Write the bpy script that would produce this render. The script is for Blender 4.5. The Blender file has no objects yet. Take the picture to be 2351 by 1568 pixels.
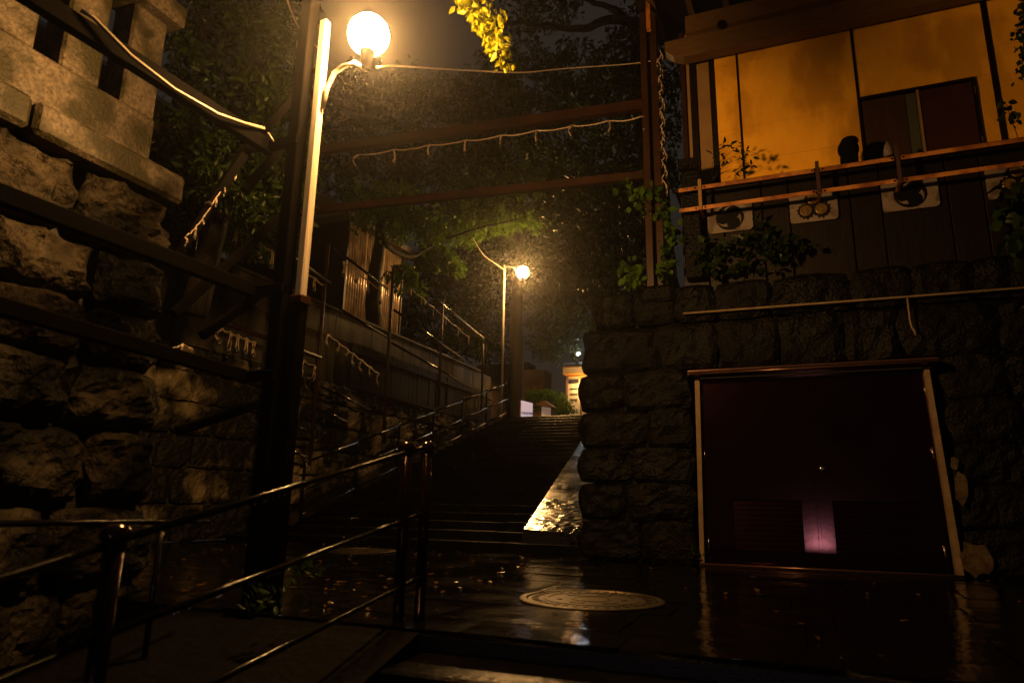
import bpy, bmesh, math, random
import numpy as np
from mathutils import Vector, Matrix, noise
R = math.radians
rng = random.Random(7)
nrg = np.random.default_rng(11)
sc = bpy.context.scene
COL = sc.collection

# ------------------------------------------------------------------ camera
PITCH, ROLL, YAW, EYE = 13.2, 1.0, 22.2, 0.6
cam_d = bpy.data.cameras.new('camera'); cam = bpy.data.objects.new('camera', cam_d); COL.objects.link(cam)
cam_d.sensor_width = 36; cam_d.lens = 24.0; cam_d.clip_start = 0.05; cam_d.clip_end = 500
CM = Matrix.Rotation(R(YAW), 4, 'Z') @ Matrix.Rotation(R(90 + PITCH), 4, 'X') @ Matrix.Rotation(R(ROLL), 4, 'Z')
cam.matrix_world = Matrix.Translation((0, 0, EYE)) @ CM
cam_d.dof.use_dof = True; cam_d.dof.focus_distance = 11.0; cam_d.dof.aperture_fstop = 2.2
sc.camera = cam
# ------------------------------------------------------------------ world and exposure
w = bpy.data.worlds.new('World'); sc.world = w; w.use_nodes = True
bg = w.node_tree.nodes['Background']
bg.inputs['Color'].default_value = (0.034, 0.0285, 0.0240, 1); bg.inputs['Strength'].default_value = 0.48
sc.view_settings.view_transform = 'Standard'; sc.view_settings.look = 'None'
sc.view_settings.exposure = 0; sc.view_settings.gamma = 1
sc.render.engine = 'CYCLES'
cy = sc.cycles
cy.use_denoising = True; cy.max_bounces = 6; cy.diffuse_bounces = 2; cy.glossy_bounces = 4
cy.transmission_bounces = 4; cy.volume_bounces = 0; cy.transparent_max_bounces = 8
cy.sample_clamp_indirect = 3; cy.caustics_reflective = False; cy.caustics_refractive = False
LAMP_COL = (1.0, 0.51, 0.155)
LAMP_L = 1250         # radiance of the two lamp globes
HAZE = 0.0018

# ------------------------------------------------------------------ helpers
RX, UX, FX = (CM.to_3x3() @ Vector(v) for v in ((1, 0, 0), (0, 1, 0), (0, 0, -1)))
def ray(x, y):   # photograph coordinates, 2351 wide
    return FX * 1567.33 + RX * (x - 1175.5) - UX * (y - 784)
E0 = Vector((0, 0, EYE))
def at_x(x, y, X): d = ray(x, y); return E0 + d * (X / d.x)
def at_y(x, y, Y): d = ray(x, y); return E0 + d * (Y / d.y)
def at_z(x, y, Z=0): d = ray(x, y); return E0 + d * ((Z - EYE) / d.z)

def tag(o, label=None, cat=None, group=None, kind=None):
    if label: o['label'] = label
    if cat: o['category'] = cat
    if group: o['group'] = group
    if kind: o['kind'] = kind
    return o
def thing(name, loc, label, cat, group=None):
    o = bpy.data.objects.new(name, None); o.location = loc; COL.objects.link(o)
    o.empty_display_size = 0.1
    return tag(o, label, cat, group)
def wloc(o):
    v = Vector(o.location)
    while o.parent: o = o.parent; v = v + Vector(o.location)
    return v
class MB:
    def __init__(s): s.v = []; s.f = []
    def add(s, vs, fs):
        b = len(s.v); s.v += [tuple(v) for v in vs]; s.f += [tuple(i + b for i in f) for f in fs]; return s
    def box(s, c, size, rot=None, bev=0.0):
        hx, hy, hz = (k / 2 for k in size)
        if bev <= 0:
            vs = [Vector((x, y, z)) for x in (-hx, hx) for y in (-hy, hy) for z in (-hz, hz)]
            fs = [(0, 1, 3, 2), (4, 6, 7, 5), (0, 4, 5, 1), (2, 3, 7, 6), (0, 2, 6, 4), (1, 5, 7, 3)]
        else:
            b = min(bev, hx * .9, hy * .9, hz * .9)
            bm = bmesh.new(); bmesh.ops.create_cube(bm, size=1)
            for v in bm.verts: v.co = Vector((v.co.x * size[0], v.co.y * size[1], v.co.z * size[2]))
            bmesh.ops.bevel(bm, geom=bm.edges[:], offset=b, segments=1, affect='EDGES')
            bm.verts.index_update()
            vs = [v.co.copy() for v in bm.verts]; fs = [tuple(v.index for v in f.verts) for f in bm.faces]; bm.free()
        if rot is not None: vs = [rot @ v for v in vs]
        c = Vector(c); return s.add([v + c for v in vs], fs)
    def bar(s, a, b, wd, ht, up=(0, 0, 1), bev=0.0):     # rectangular bar from a to b
        a, b = Vector(a), Vector(b); d = b - a; L = d.length; d.normalize(); up = Vector(up)
        if abs(d.dot(up)) > .99: up = Vector((0, 1, 0))
        sd = d.cross(up).normalized(); u2 = sd.cross(d)
        m = Matrix((sd, d, u2)).transposed()
        return s.box((a + b) / 2, (wd, L, ht), m, bev)
    def tube(s, pts, r, n=8, cap=True):
        pts = [Vector(p) for p in pts]; rs = r if isinstance(r, (list, tuple)) else [r] * len(pts)
        rings = []
        t0 = (pts[1] - pts[0]).normalized()
        ref = Vector((0, 0, 1)) if abs(t0.z) < .9 else Vector((1, 0, 0))
        for i, p in enumerate(pts):
            t = (pts[min(i + 1, len(pts) - 1)] - pts[max(i - 1, 0)]).normalized()
            a = t.cross(ref)
            if a.length < 1e-4: a = t.cross(Vector((0, 1, 0)))
            a.normalize(); b = t.cross(a); ref = -b if False else ref
            rings.append([p + (a * math.cos(q) + b * math.sin(q)) * rs[i] for q in (2 * math.pi * k / n for k in range(n))])
        vs = [v for rg in rings for v in rg]; fs = []
        for i in range(len(pts) - 1):
            for k in range(n):
                fs.append((i * n + k, i * n + (k + 1) % n, (i + 1) * n + (k + 1) % n, (i + 1) * n + k))
        if cap: fs.append(tuple(range(n))); fs.append(tuple((len(pts) - 1) * n + k for k in reversed(range(n))))
        return s.add(vs, fs)
    def lathe(s, c, prof, n=16, axis='Z'):               # prof: (radius, height)
        c = Vector(c); vs = []; fs = []
        for r, h in prof:
            for k in range(n):
                q = 2 * math.pi * k / n; x, y = r * math.cos(q), r * math.sin(q)
                vs.append(c + (Vector((x, y, h)) if axis == 'Z' else Vector((x, -h, y)) if axis == 'Y' else Vector((h, x, y))))
        for i in range(len(prof) - 1):
            for k in range(n): fs.append((i * n + k, i * n + (k + 1) % n, (i + 1) * n + (k + 1) % n, (i + 1) * n + k))
        fs.append(tuple(reversed(range(n)))); fs.append(tuple((len(prof) - 1) * n + k for k in range(n)))
        return s.add(vs, fs)
    def prism(s, poly, ext):                             # poly: world points, ext: vector
        e = Vector(ext); n = len(poly); P = [Vector(p) for p in poly]
        return s.add(P + [p + e for p in P], [tuple(reversed(range(n))), tuple(range(n, 2 * n))] + [(i, (i + 1) % n, n + (i + 1) % n, n + i) for i in range(n)])
    def sphere(s, c, r, n=12, m=8, sq=(1, 1, 1)):
        c = Vector(c); vs = [c + Vector((0, 0, r * sq[2]))]; fs = []
        for i in range(1, m):
            t = math.pi * i / m
            for k in range(n):
                q = 2 * math.pi * k / n
                vs.append(c + Vector((r * sq[0] * math.sin(t) * math.cos(q), r * sq[1] * math.sin(t) * math.sin(q), r * sq[2] * math.cos(t))))
        vs.append(c - Vector((0, 0, r * sq[2])))
        for k in range(n): fs.append((0, 1 + k, 1 + (k + 1) % n))
        for i in range(m - 2):
            for k in range(n): a = 1 + i * n; fs.append((a + k, a + n + k, a + n + (k + 1) % n, a + (k + 1) % n))
        a = 1 + (m - 2) * n
        for k in range(n): fs.append((a + k, len(vs) - 1, a + (k + 1) % n))
        return s.add(vs, fs)
    def build(s, name, mat, parent=None, smooth=False):
        off = wloc(parent) if parent else Vector((0, 0, 0))
        me = bpy.data.meshes.new(name)
        me.from_pydata([(v[0] - off.x, v[1] - off.y, v[2] - off.z) for v in s.v], [], s.f); me.update()
        bm = bmesh.new(); bm.from_mesh(me); bmesh.ops.recalc_face_normals(bm, faces=bm.faces[:]); bm.to_mesh(me); bm.free()
        me.materials.append(mat)
        if smooth:
            me.polygons.foreach_set('use_smooth', [True] * len(me.polygons))
        o = bpy.data.objects.new(name, me); COL.objects.link(o)
        if parent: o.parent = parent
        return o
def solo(name, mb, mat, label, cat, group=None, smooth=False):   # a thing that is one mesh, origin at its lowest centre
    V = np.array(mb.v); c = Vector(((V[:, 0].min() + V[:, 0].max()) / 2, (V[:, 1].min() + V[:, 1].max()) / 2, V[:, 2].min()))
    mb.v = [tuple(Vector(v) - c) for v in mb.v]
    o = mb.build(name, mat, None, smooth); o.location = c
    return tag(o, label, cat, group)
def struct(name, mb, mat, parent=None, smooth=False):
    o = mb.build(name, mat, parent, smooth)
    if not parent: o['kind'] = 'structure'
    return o

# ------------------------------------------------------------------ materials
def mat(name, col, rough=.5, metal=0., spec=.5, col2=None, nscale=6., bump=0., bscale=30., dirt=None, dscale=1.5, rvar=0., stretch=None, detail=6., emit=None, estr=0., coat=0., tint=None, dthr=.48):
    m = bpy.data.materials.new(name); m.use_nodes = True; nt = m.node_tree; N = nt.nodes; L = nt.links
    p = N['Principled BSDF']
    p.inputs['Roughness'].default_value = rough; p.inputs['Metallic'].default_value = metal
    p.inputs['Specular IOR Level'].default_value = spec; p.inputs['Coat Weight'].default_value = coat
    p.inputs['Coat Roughness'].default_value = .12
    if tint: p.inputs['Specular Tint'].default_value = (*tint, 1)
    tc = N.new('ShaderNodeNewGeometry'); src = tc.outputs['Position']
    if stretch:
        mp = N.new('ShaderNodeMapping'); mp.inputs['Scale'].default_value = stretch; L.new(src, mp.inputs['Vector']); src = mp.outputs['Vector']
    c1 = (*col, 1)
    if col2 is not None:
        n1 = N.new('ShaderNodeTexNoise'); n1.inputs['Scale'].default_value = nscale; n1.inputs['Detail'].default_value = detail; n1.inputs['Roughness'].default_value = .65
        L.new(src, n1.inputs['Vector'])
        rp = N.new('ShaderNodeValToRGB'); rp.color_ramp.elements[0].position = .35; rp.color_ramp.elements[1].position = .65
        rp.color_ramp.elements[0].color = c1; rp.color_ramp.elements[1].color = (*col2, 1)
        L.new(n1.outputs['Fac'], rp.inputs['Fac']); out = rp.outputs['Color']
        if dirt is not None:
            n3 = N.new('ShaderNodeTexNoise'); n3.inputs['Scale'].default_value = dscale; n3.inputs['Detail'].default_value = 8; L.new(src, n3.inputs['Vector'])
            r3 = N.new('ShaderNodeValToRGB'); r3.color_ramp.elements[0].position = dthr; r3.color_ramp.elements[1].position = dthr + .12
            L.new(n3.outputs['Fac'], r3.inputs['Fac'])
            mx = N.new('ShaderNodeMix'); mx.data_type = 'RGBA'; L.new(r3.outputs['Color'], mx.inputs['Factor'])
            L.new(out, mx.inputs['A']); mx.inputs['B'].default_value = (*dirt, 1); out = mx.outputs['Result']
        L.new(out, p.inputs['Base Color'])
    else: p.inputs['Base Color'].default_value = c1
    if bump or rvar:
        n2 = N.new('ShaderNodeTexNoise'); n2.inputs['Scale'].default_value = bscale; n2.inputs['Detail'].default_value = 5; L.new(src, n2.inputs['Vector'])
        if bump:
            b = N.new('ShaderNodeBump'); b.inputs['Strength'].default_value = 1; b.inputs['Distance'].default_value = bump
            L.new(n2.outputs['Fac'], b.inputs['Height']); L.new(b.outputs['Normal'], p.inputs['Normal'])
        if rvar:
            n4 = N.new('ShaderNodeTexNoise'); n4.inputs['Scale'].default_value = 1.7; n4.inputs['Detail'].default_value = 6; L.new(src, n4.inputs['Vector'])
            mr = N.new('ShaderNodeMapRange'); mr.inputs['From Min'].default_value = .35; mr.inputs['From Max'].default_value = .65
            mr.inputs['To Min'].default_value = max(.03, rough - rvar); mr.inputs['To Max'].default_value = rough + rvar
            L.new(n4.outputs['Fac'], mr.inputs['Value']); L.new(mr.outputs['Result'], p.inputs['Roughness'])
    if emit: p.inputs['Emission Color'].default_value = (*emit, 1); p.inputs['Emission Strength'].default_value = estr
    return m
def leaf_mat(name, a, b, trans=.35, rough=.35):
    m = mat(name, a, rough, spec=.12, col2=b, nscale=2.5); nt = m.node_tree; N = nt.nodes; L = nt.links
    p = N['Principled BSDF']; t = N.new('ShaderNodeBsdfTranslucent')
    src = p.inputs['Base Color'].links[0].from_socket; L.new(src, t.inputs['Color'])
    mx = N.new('ShaderNodeMixShader'); mx.inputs[0].default_value = trans
    L.new(p.outputs[0], mx.inputs[1]); L.new(t.outputs[0], mx.inputs[2]); L.new(mx.outputs[0], N['Material Output'].inputs[0])
    return m
M = {}
M['rock'] = mat('rough_stone', (.015, .011, .006), .65, spec=.10, col2=(.050, .039, .024), nscale=6, bump=.05, bscale=17, dirt=(.0028, .0025, .0008), dscale=1.8, dthr=.42)
M['granite'] = mat('granite', (.034, .025, .015), .6, spec=.2, col2=(.115, .092, .064), nscale=38, bump=.012, bscale=42, dirt=(.018, .015, .004), dscale=3.0, dthr=.45)
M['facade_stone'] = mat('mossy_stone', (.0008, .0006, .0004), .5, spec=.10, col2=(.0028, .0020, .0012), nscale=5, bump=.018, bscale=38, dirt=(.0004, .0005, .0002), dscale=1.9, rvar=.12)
M['mortar'] = mat('mortar', (.010, .009, .007), .8, col2=(.018, .016, .012), nscale=12, bump=.01)
M['masonry'] = mat('lime_stone', (.10, .076, .04), .6, spec=.2, col2=(.26, .21, .12), nscale=4, bump=.03, bscale=20, dirt=(.006, .005, .002), dscale=1.1, dthr=.40)
M['concrete'] = mat('stained_concrete', (.030, .025, .015), .5, spec=.2, col2=(.070, .058, .036), nscale=2.2, bump=.003, bscale=40, dirt=(.010, .009, .005), dscale=1.4, stretch=(2.2, 2.2, .35))
M['steel'] = mat('dark_steel', (.0006, .0005, .0004), .8, spec=.015, col2=(.0018, .0012, .0008), nscale=9, bump=.0015, bscale=60)
M['rustbrown'] = mat('brown_painted_steel', (.014, .0052, .0020), .42, spec=.15, col2=(.028, .0105, .0036), nscale=4, bump=.001, bscale=50)
M['rust'] = mat('rusty_iron', (.32, .105, .016), .4, .1, col2=(.10, .035, .01), nscale=7, bump=.003, bscale=50, dirt=(.42, .17, .035), dscale=5)
M['paintpost'] = mat('weathered_wood', (.50, .43, .33), .5, col2=(.34, .28, .20), nscale=5, bump=.002, bscale=20, stretch=(9, 9, .55))
M['conduit'] = mat('pale_plastic', (.30, .25, .16), .35, col2=(.24, .19, .12), nscale=8)
M['wire'] = mat('pale_wire', (.36, .27, .18), .4)
M['blackwire'] = mat('black_rubber', (.02, .018, .016), .4)
M['yellow'] = mat('ochre_plaster', (.66, .315, .014), .6, col2=(.74, .37, .02), nscale=3.5, bump=.0025, bscale=45, dirt=(.50, .235, .010), dscale=1.6, dthr=.46, spec=.2, stretch=(1.6, 1.6, .8))
M['tan'] = mat('tan_plaster', (.17, .10, .035), .6, spec=.25, col2=(.22, .13, .05), nscale=3)
M['darkwood'] = mat('dark_wood', (.0035, .0020, .0012), .45, spec=.18, col2=(.008, .0046, .0027), nscale=6, bump=.002, bscale=20, stretch=(6, 6, .7))
M['oldwood'] = mat('old_timber', (.07, .038, .013), .55, spec=.2, col2=(.11, .06, .022), nscale=5, bump=.002, bscale=25, stretch=(1, 6, 6))
M['plaque'] = mat('grimy_white_board', (.16, .125, .10), .5, spec=.3, col2=(.12, .095, .075), nscale=6, bump=.001, bscale=60, dirt=(.07, .05, .035), dscale=7)
M['emblem'] = mat('black_lacquer', (.003, .0026, .002), .5, spec=.08)
M['gold'] = mat('tarnished_gold', (.20, .12, .03), .38, .5, col2=(.09, .055, .018), nscale=14, bump=.004, bscale=50)
M['door'] = mat('oxblood_paint', (.0009, .0002, .0002), .125, spec=.8, col2=(.0020, .0004, .0004), nscale=3, bump=.0002, bscale=22, tint=(1, .38, .40))
M['jamb'] = mat('raw_mortar_edge', (.20, .14, .08), .6, spec=.2, col2=(.13, .09, .05), nscale=9, bump=.004, bscale=40)
M['patch'] = mat('mortar_smear', (.085, .058, .03), .7, spec=.1, col2=(.03, .02, .01), nscale=11, bump=.01, bscale=30)
M['louvre'] = mat('louvre_paint', (.0012, .0003, .0003), .22, spec=.6, tint=(1, .4, .44))
M['sash'] = mat('brown_sash', (.030, .015, .007), .4, spec=.25, col2=(.045, .022, .01), nscale=4, stretch=(5, 5, .6))
M['redsash'] = mat('red_sash', (.028, .009, .006), .35, spec=.25, col2=(.038, .012, .008), nscale=4, stretch=(5, 5, .6))
M['metalcap'] = mat('brown_metal', (.11, .055, .045), .26, .7, col2=(.15, .08, .065), nscale=5)
M['chrome'] = mat('brushed_steel', (.62, .58, .52), .18, 1.0)
M['rail'] = mat('oxblood_rail', (.0022, .0007, .0007), .16, spec=.28, col2=(.0015, .0006, .0006), nscale=20, bump=.0012, bscale=120, tint=(1, .55, .55))
M['railtop'] = mat('wet_pipe', (.003, .0024, .0018), .15, spec=.4, bump=.0012, bscale=150)
M['ball'] = mat('dark_red_ball', (.004, .0013, .0012), .12, spec=.8, tint=(1, .7, .6))
M['paving'] = mat('wet_paving', (.0012, .0010, .0008), .09, spec=.85, col2=(.0026, .0021, .0016), nscale=14, bump=.0030, bscale=16, rvar=.06)
M['pavejoint'] = mat('wet_grit', (.004, .0035, .003), .3, bump=.006, bscale=90)
M['step'] = mat('wet_step_stone', (.0012, .0010, .0008), .25, spec=.28, col2=(.0026, .0021, .0015), nscale=12, bump=.004, bscale=26, rvar=.08)
M['ramp'] = mat('wet_ramp_stone', (.005, .0042, .0032), .17, spec=.9, col2=(.010, .008, .006), nscale=16, bump=.0012, bscale=60, rvar=.06)
M['iron'] = mat('cast_iron', (.10, .075, .045), .38, .85, col2=(.045, .034, .022), nscale=9, bump=.0026, bscale=110)
M['bark'] = mat('bark', (.005, .004, .0028), .75, spec=.1, col2=(.014, .011, .007), nscale=9, bump=.03, bscale=16, stretch=(3, 3, .6))
M['leafdark'] = leaf_mat('dark_leaves', (.007, .0135, .0018), (.017, .032, .0036), .35)
M['leaf'] = leaf_mat('green_leaves', (.038, .080, .004), (.066, .130, .007), .45)
M['leafbright'] = leaf_mat('young_leaves', (.15, .150, .005), (.25, .245, .009), .45)
M['litter'] = leaf_mat('fallen_leaf', (.05, .026, .008), (.09, .05, .012), .1, .2)
M['siding'] = mat('wet_corrugated_metal', (.62, .48, .33), .25, .2, col2=(.48, .36, .24), nscale=5, bump=.001, bscale=50, dirt=(.34, .22, .12), dscale=3, stretch=(2, 2, .5))
M['wallwhite'] = mat('pale_render', (.55, .50, .40), .6, col2=(.48, .43, .34), nscale=5)
M['orangewall'] = mat('orange_render', (.60, .26, .04), .6)
M['roof'] = mat('dark_tiles', (.04, .037, .035), .35, col2=(.06, .055, .05), nscale=8, bump=.006, bscale=14)
M['glass'] = mat('dim_glass', (.055, .058, .035), .15, spec=.3)
M['bulb'] = mat('lit_globe', (1, .8, .5), .5, emit=LAMP_COL, estr=LAMP_L)
M['bulb_far'] = mat('lit_globe_far', (1, .8, .5), .5, emit=LAMP_COL, estr=LAMP_L * .64)
M['led'] = mat('lit_led', (1, 1, 1), .5, emit=(.85, .95, 1.0), estr=320)
M['porch'] = mat('lit_porch_globe', (1, .7, .3), .5, emit=(1.0, .48, .10), estr=170)
M['unseenlens'] = mat('lit_lens', (1, .9, .95), .5, emit=(.95, .70, .80), estr=150)
M['signglow'] = mat('glowing_sign_face', (.7, .7, .75), .4, emit=(.50, .44, .62), estr=.55)  # lamplight falling on the white board is put in as emission
M['noticeglow'] = mat('glowing_notice_face', (.6, .5, .45), .4, emit=(.45, .30, .22), estr=.30)  # the board is no lamp: a faint glow is put into its face
M['ink'] = mat('black_print', (.01, .01, .012), .5)
M['soil'] = mat('damp_soil', (.0012, .0010, .0007), .8, spec=.04, col2=(.0025, .002, .0012), nscale=8, bump=.02, bscale=20)
M['asphalt'] = mat('wet_asphalt', (.008, .007, .006), .3, col2=(.012, .011, .01), nscale=20, bump=.004, bscale=120)
M['drop'] = mat('water_drop', (.7, .6, .5), .04, .9)
M['cloth'] = mat('black_cloth', (.003, .0027, .0024), .8, spec=.03, col2=(.005, .0046, .004), nscale=6, bump=.01, bscale=14)

# ------------------------------------------------------------------ setting: ground, steps, ramp
g = MB(); g.box((-1.9, 5.56, -.23), (12.4, 4.92, .40)); land = struct('landing', g, M['pavejoint'])
yy = 3.10; row = 0
slabs = []
while yy < 7.98:
    dpt = .60 if row else .36
    d2 = min(dpt, 8.0 - yy); xx = -7.3 - rng.random() * .5
    while xx < 4.2:
        wd = rng.uniform(.75, 1.05)
        slabs.append((xx, yy, wd, d2)); xx += wd
    yy += dpt; row += 1
for (x, y, a, b) in slabs:
    m = MB(); dz = rng.uniform(-.003, .003)
    rot = Matrix.Rotation(R(rng.uniform(-.25, .25)), 3, 'X') @ Matrix.Rotation(R(rng.uniform(-.25, .25)), 3, 'Y')
    NX, NY = max(3, int(a / .075)), max(3, int(b / .075)); vs = []; fs = []; ia, ib = a - .010, b - .010; tx, ty = rng.gauss(0, .003), rng.gauss(0, .003)
    for j in range(NY + 1):
        for i in range(NX + 1):
            px_, py_ = x + .005 + ia * i / NX, y + .005 + ib * j / NY; ed = 0 < i < NX and 0 < j < NY
            vs.append((px_, py_, .001 + dz * .4 + tx * (i / NX - .5) + ty * (j / NY - .5) + (rng.gauss(0, .0012) if ed else -.0035) + .0022 * noise.noise(Vector((px_ * 2.3, py_ * 2.3, 5)))))
    for j in range(NY):
        for i in range(NX): q = j * (NX + 1) + i; fs.append((q, q + 1, q + NX + 2, q + NX + 1))
    m.add(vs, fs); bd = [0, NX, (NX + 1) * (NY + 1) - 1, (NX + 1) * NY]
    cs = [vs[k] for k in bd]; m.add(cs + [(c_[0], c_[1], -.05) for c_ in cs], [(0, 1, 5, 4), (1, 2, 6, 5), (2, 3, 7, 6), (3, 0, 4, 7), (4, 5, 6, 7)])
    m.build('paving_slab', M['paving'], land, True)
# steps going down towards the viewer
low = bpy.data.objects.new('lower_steps', None); COL.objects.link(low); low['kind'] = 'structure'; low.location = (0, 0, 0)
for k in range(9):
    z = -.105 * (k + 1); y1 = 3.10 - .38 * k
    xx = -1.70
    while xx < 4.4:
        wd = rng.uniform(1.1, 1.6)
        MB().box((xx + wd / 2, y1 - .19, z - .10), (wd - .008, .386, .20), None, .012).build('step_stone', M['step'], low)
        xx += wd
struct('street', MB().box((0, -9.5, -1.0), (40, 18.6, .1)), M['asphalt'])
struct('bank', MB().add([(-3.4, 3.1, -.02), (-1.72, 3.1, -.02), (-1.72, -.4, -.95), (-3.4, -.4, -.95), (-3.4, 3.1, -1.1), (-1.72, 3.1, -1.1), (-1.72, -.4, -1.1), (-3.4, -.4, -1.1)],
       [(0, 1, 2, 3), (4, 7, 6, 5), (0, 4, 5, 1), (1, 5, 6, 2), (2, 6, 7, 3), (3, 7, 4, 0)]), M['soil'])
# the long stair
RIS, TRD, Y0 = .11, .352, 8.0
stair = bpy.data.objects.new('stairs', None); COL.objects.link(stair); stair['kind'] = 'structure'
for k in range(25):
    xx = -6.95
    while xx < -2.2:
        wd = rng.uniform(.9, 1.4)
        if xx + wd > -2.7: wd = -2.2 - xx
        jz = rng.uniform(-.004, .004)
        MB().box((xx + wd / 2, Y0 + TRD * (k + .5) + .02, RIS * (k + 1) - .07 + jz), (wd - .008, TRD + .04, .14), Matrix.Rotation(R(rng.uniform(-.3, .3)), 3, 'Y'), .012).build('step_stone', M['step'], stair)
        xx += wd
MB().prism([(-6.95, Y0 + .06, -.05), (-6.95, 16.86, -.05), (-6.95, 16.86, 2.6)], (4.75, 0, 0)).build('stair_core', M['pavejoint'], stair)
MB().prism([(-7.7, 8.0, -.2), (-7.7, 8.0, .06), (-7.7, 16.9, 2.80), (-7.7, 16.9, -.2)], (.752, 0, 0)).build('stair_kerb', M['step'], stair)
struct('upper_ground', MB().box((-8, 36.8, 2.62), (60, 40, .26)), M['asphalt'])
struct('bank_ground', MB().box((-16, 9, 3.2), (16.2, 15.6, 1.3)), M['soil'])
struct('terrace_ground', MB().box((6.6, 18.8, 1.4), (17, 21, 2.9)), M['soil'])
# smooth ramp along the right-hand wall, laid in lengths
ramp = bpy.data.objects.new('stone_ramp', None); COL.objects.link(ramp); ramp['kind'] = 'structure'; ramp.location = (0, 0, 0)
SL = RIS / TRD
def ramp_z(y, x=-2.95): return .255 + (y - 8.28) * .30 - .06 * (x + 2.95)
xl = lambda y: -3.14 - (y - 8.0) * .14
xr = lambda y: -2.62 + min(.42, (y - 8.0) * .55)
MB().add([(xl(8.0), 8.02, 0), (xr(8.0), 8.02, 0), (xr(8.28), 8.28, ramp_z(8.28, xr(8.28))), (xl(8.28), 8.28, ramp_z(8.28, xl(8.28))), (xl(8.0), 8.3, 0), (xr(8.0), 8.3, 0)],
         [(0, 1, 2, 3), (0, 3, 4), (1, 5, 2), (3, 2, 5, 4), (0, 4, 5, 1)]).build('ramp_end_stone', M['ramp'], ramp)
yk = 8.28
while yk < 16.4:
    y2 = yk + .88
    a, b, c, d = ((xl(yk), yk + .004, ramp_z(yk, xl(yk))), (xr(yk), yk + .004, ramp_z(yk, xr(yk))), (xr(y2), y2 - .004, ramp_z(y2, xr(y2))), (xl(y2), y2 - .004, ramp_z(y2, xl(y2))))
    rb = MB(); NX, NY = 15, 22; vs = []; fs = []
    for j in range(NY + 1):
        for i in range(NX + 1):
            y = yk + .004 + (y2 - yk - .008) * j / NY; u = i / NX; x = xl(y) + (xr(y) - xl(y)) * u
            jt = (.0012 + .0075 * max(0, u - .22) ** 1.2) * (1 if 0 < i < NX else .4)
            vs.append((x, y, ramp_z(y, x) + rng.gauss(0, jt) + .003 * noise.noise(Vector((x * 6, y * 6, 1)))))
    for j in range(NY):
        for i in range(NX): q = j * (NX + 1) + i; fs.append((q, q + 1, q + NX + 2, q + NX + 1))
    rb.add(vs, fs); rb.add([a, b, c, d] + [(p[0], p[1], p[2] - .2) for p in (a, b, c, d)], [(0, 1, 5, 4), (1, 2, 6, 5), (2, 3, 7, 6), (3, 0, 4, 7), (4, 5, 6, 7)])
    rb.build('ramp_stone', M['ramp'], ramp)
    yk = y2

# ------------------------------------------------------------------ rough stones
def rock(mb, c, wd, ht, dp, normal, amp, seed, nx=9, ny=8, pillow=.05, fr=7.0):
    """split-faced block: centre of the front face c, facing `normal` (horizontal), grid-displaced front."""
    n = Vector(normal).normalized(); a = Vector((0, 0, 1)).cross(n).normalized(); u = n.cross(a)
    c = Vector(c); vs = []; fs = []
    cr = [rng.uniform(-.1, .1) for _ in range(8)]
    for j in range(ny + 1):
        for i in range(nx + 1):
            s, t = i / nx * 2 - 1, j / ny * 2 - 1
            e = max(abs(s), abs(t)); edge = max(0, (e - .62) / .38)
            sx = s * (1 + .06 * math.sin(3 * t + seed)) * (1 - .10 * t * t * abs(s)); ty = t * (1 - .10 * s * s * abs(t)) + .05 * math.sin(2.3 * s + seed * 1.7) * (1 - abs(t) * .5)
            p = c + a * (sx * wd / 2) + u * (ty * ht / 2)
            q = p * fr + Vector((seed * 3.1, seed * 1.3, 0))
            d = noise.fractal(q, .65, 2.2, 4) * amp * .8 + noise.noise(p * 2.1 + Vector((seed, 0, 0))) * amp * .7 - abs(noise.noise(q * .8 + Vector((9, seed, 3)))) * amp * 1.5 + amp * .35
            d -= pillow * edge ** 1.8
            vs.append(p + n * d)
    W = nx + 1
    for j in range(ny):
        for i in range(nx): fs.append((j * W + i, j * W + i + 1, (j + 1) * W + i + 1, (j + 1) * W + i))
    border = [i for i in range(W)] + [j * W + nx for j in range(1, ny + 1)] + [ny * W + i for i in range(nx - 1, -1, -1)] + [j * W for j in range(ny - 1, 0, -1)]
    b0 = len(vs)
    for k in border: vs.append(vs[k] - n * dp)
    for k in range(len(border)):
        k2 = (k + 1) % len(border); fs.append((border[k], b0 + k, b0 + k2, border[k2]))
    mb.add(vs, fs); return mb

# left: rough stone wall with a slight batter, facing +X
lw = thing('stone_wall', (-4.4, 2.0, -1.3), 'rough split-stone retaining wall on the left, raked by the lamp light, below the granite fence', 'wall')
def lx(z): return -4.27 + (2.82 - z) * .13
zc = [-1.31, -.81, -.36, .06, .54, 1.03, 1.44, 1.85, 2.26, 2.77]
for ci in range(len(zc) - 1):
    z0, z1 = zc[ci], zc[ci + 1]; y = 3.53
    while y > -.6:
        wd = rng.uniform(.42, .78); zz = (z0 + z1) / 2
        big = .075 if ci == 8 else .055
        rock(MB(), (lx(zz) + rng.uniform(-.05, .04), y - wd / 2, zz), wd - .02, (z1 - z0) - .015, .4, (1, 0, .12), big, rng.uniform(0, 50), 15, 12, .09, 6.5).build('stone', M['rock'], lw, False)
        y -= wd
MB().add([(lx(-1.3) - .2, 3.48, -1.3), (lx(2.8) - .2, 3.48, 2.8), (-6.2, 3.48, 2.8), (-6.2, 3.48, -1.3), (lx(-1.3) - .2, -1.2, -1.3), (lx(2.8) - .2, -1.2, 2.8), (-6.2, -1.2, 2.8), (-6.2, -1.2, -1.3)],
         [(0, 1, 2, 3), (7, 6, 5, 4), (0, 4, 5, 1), (1, 5, 6, 2), (2, 6, 7, 3), (3, 7, 4, 0)]).build('backing', M['mortar'], lw)
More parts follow.
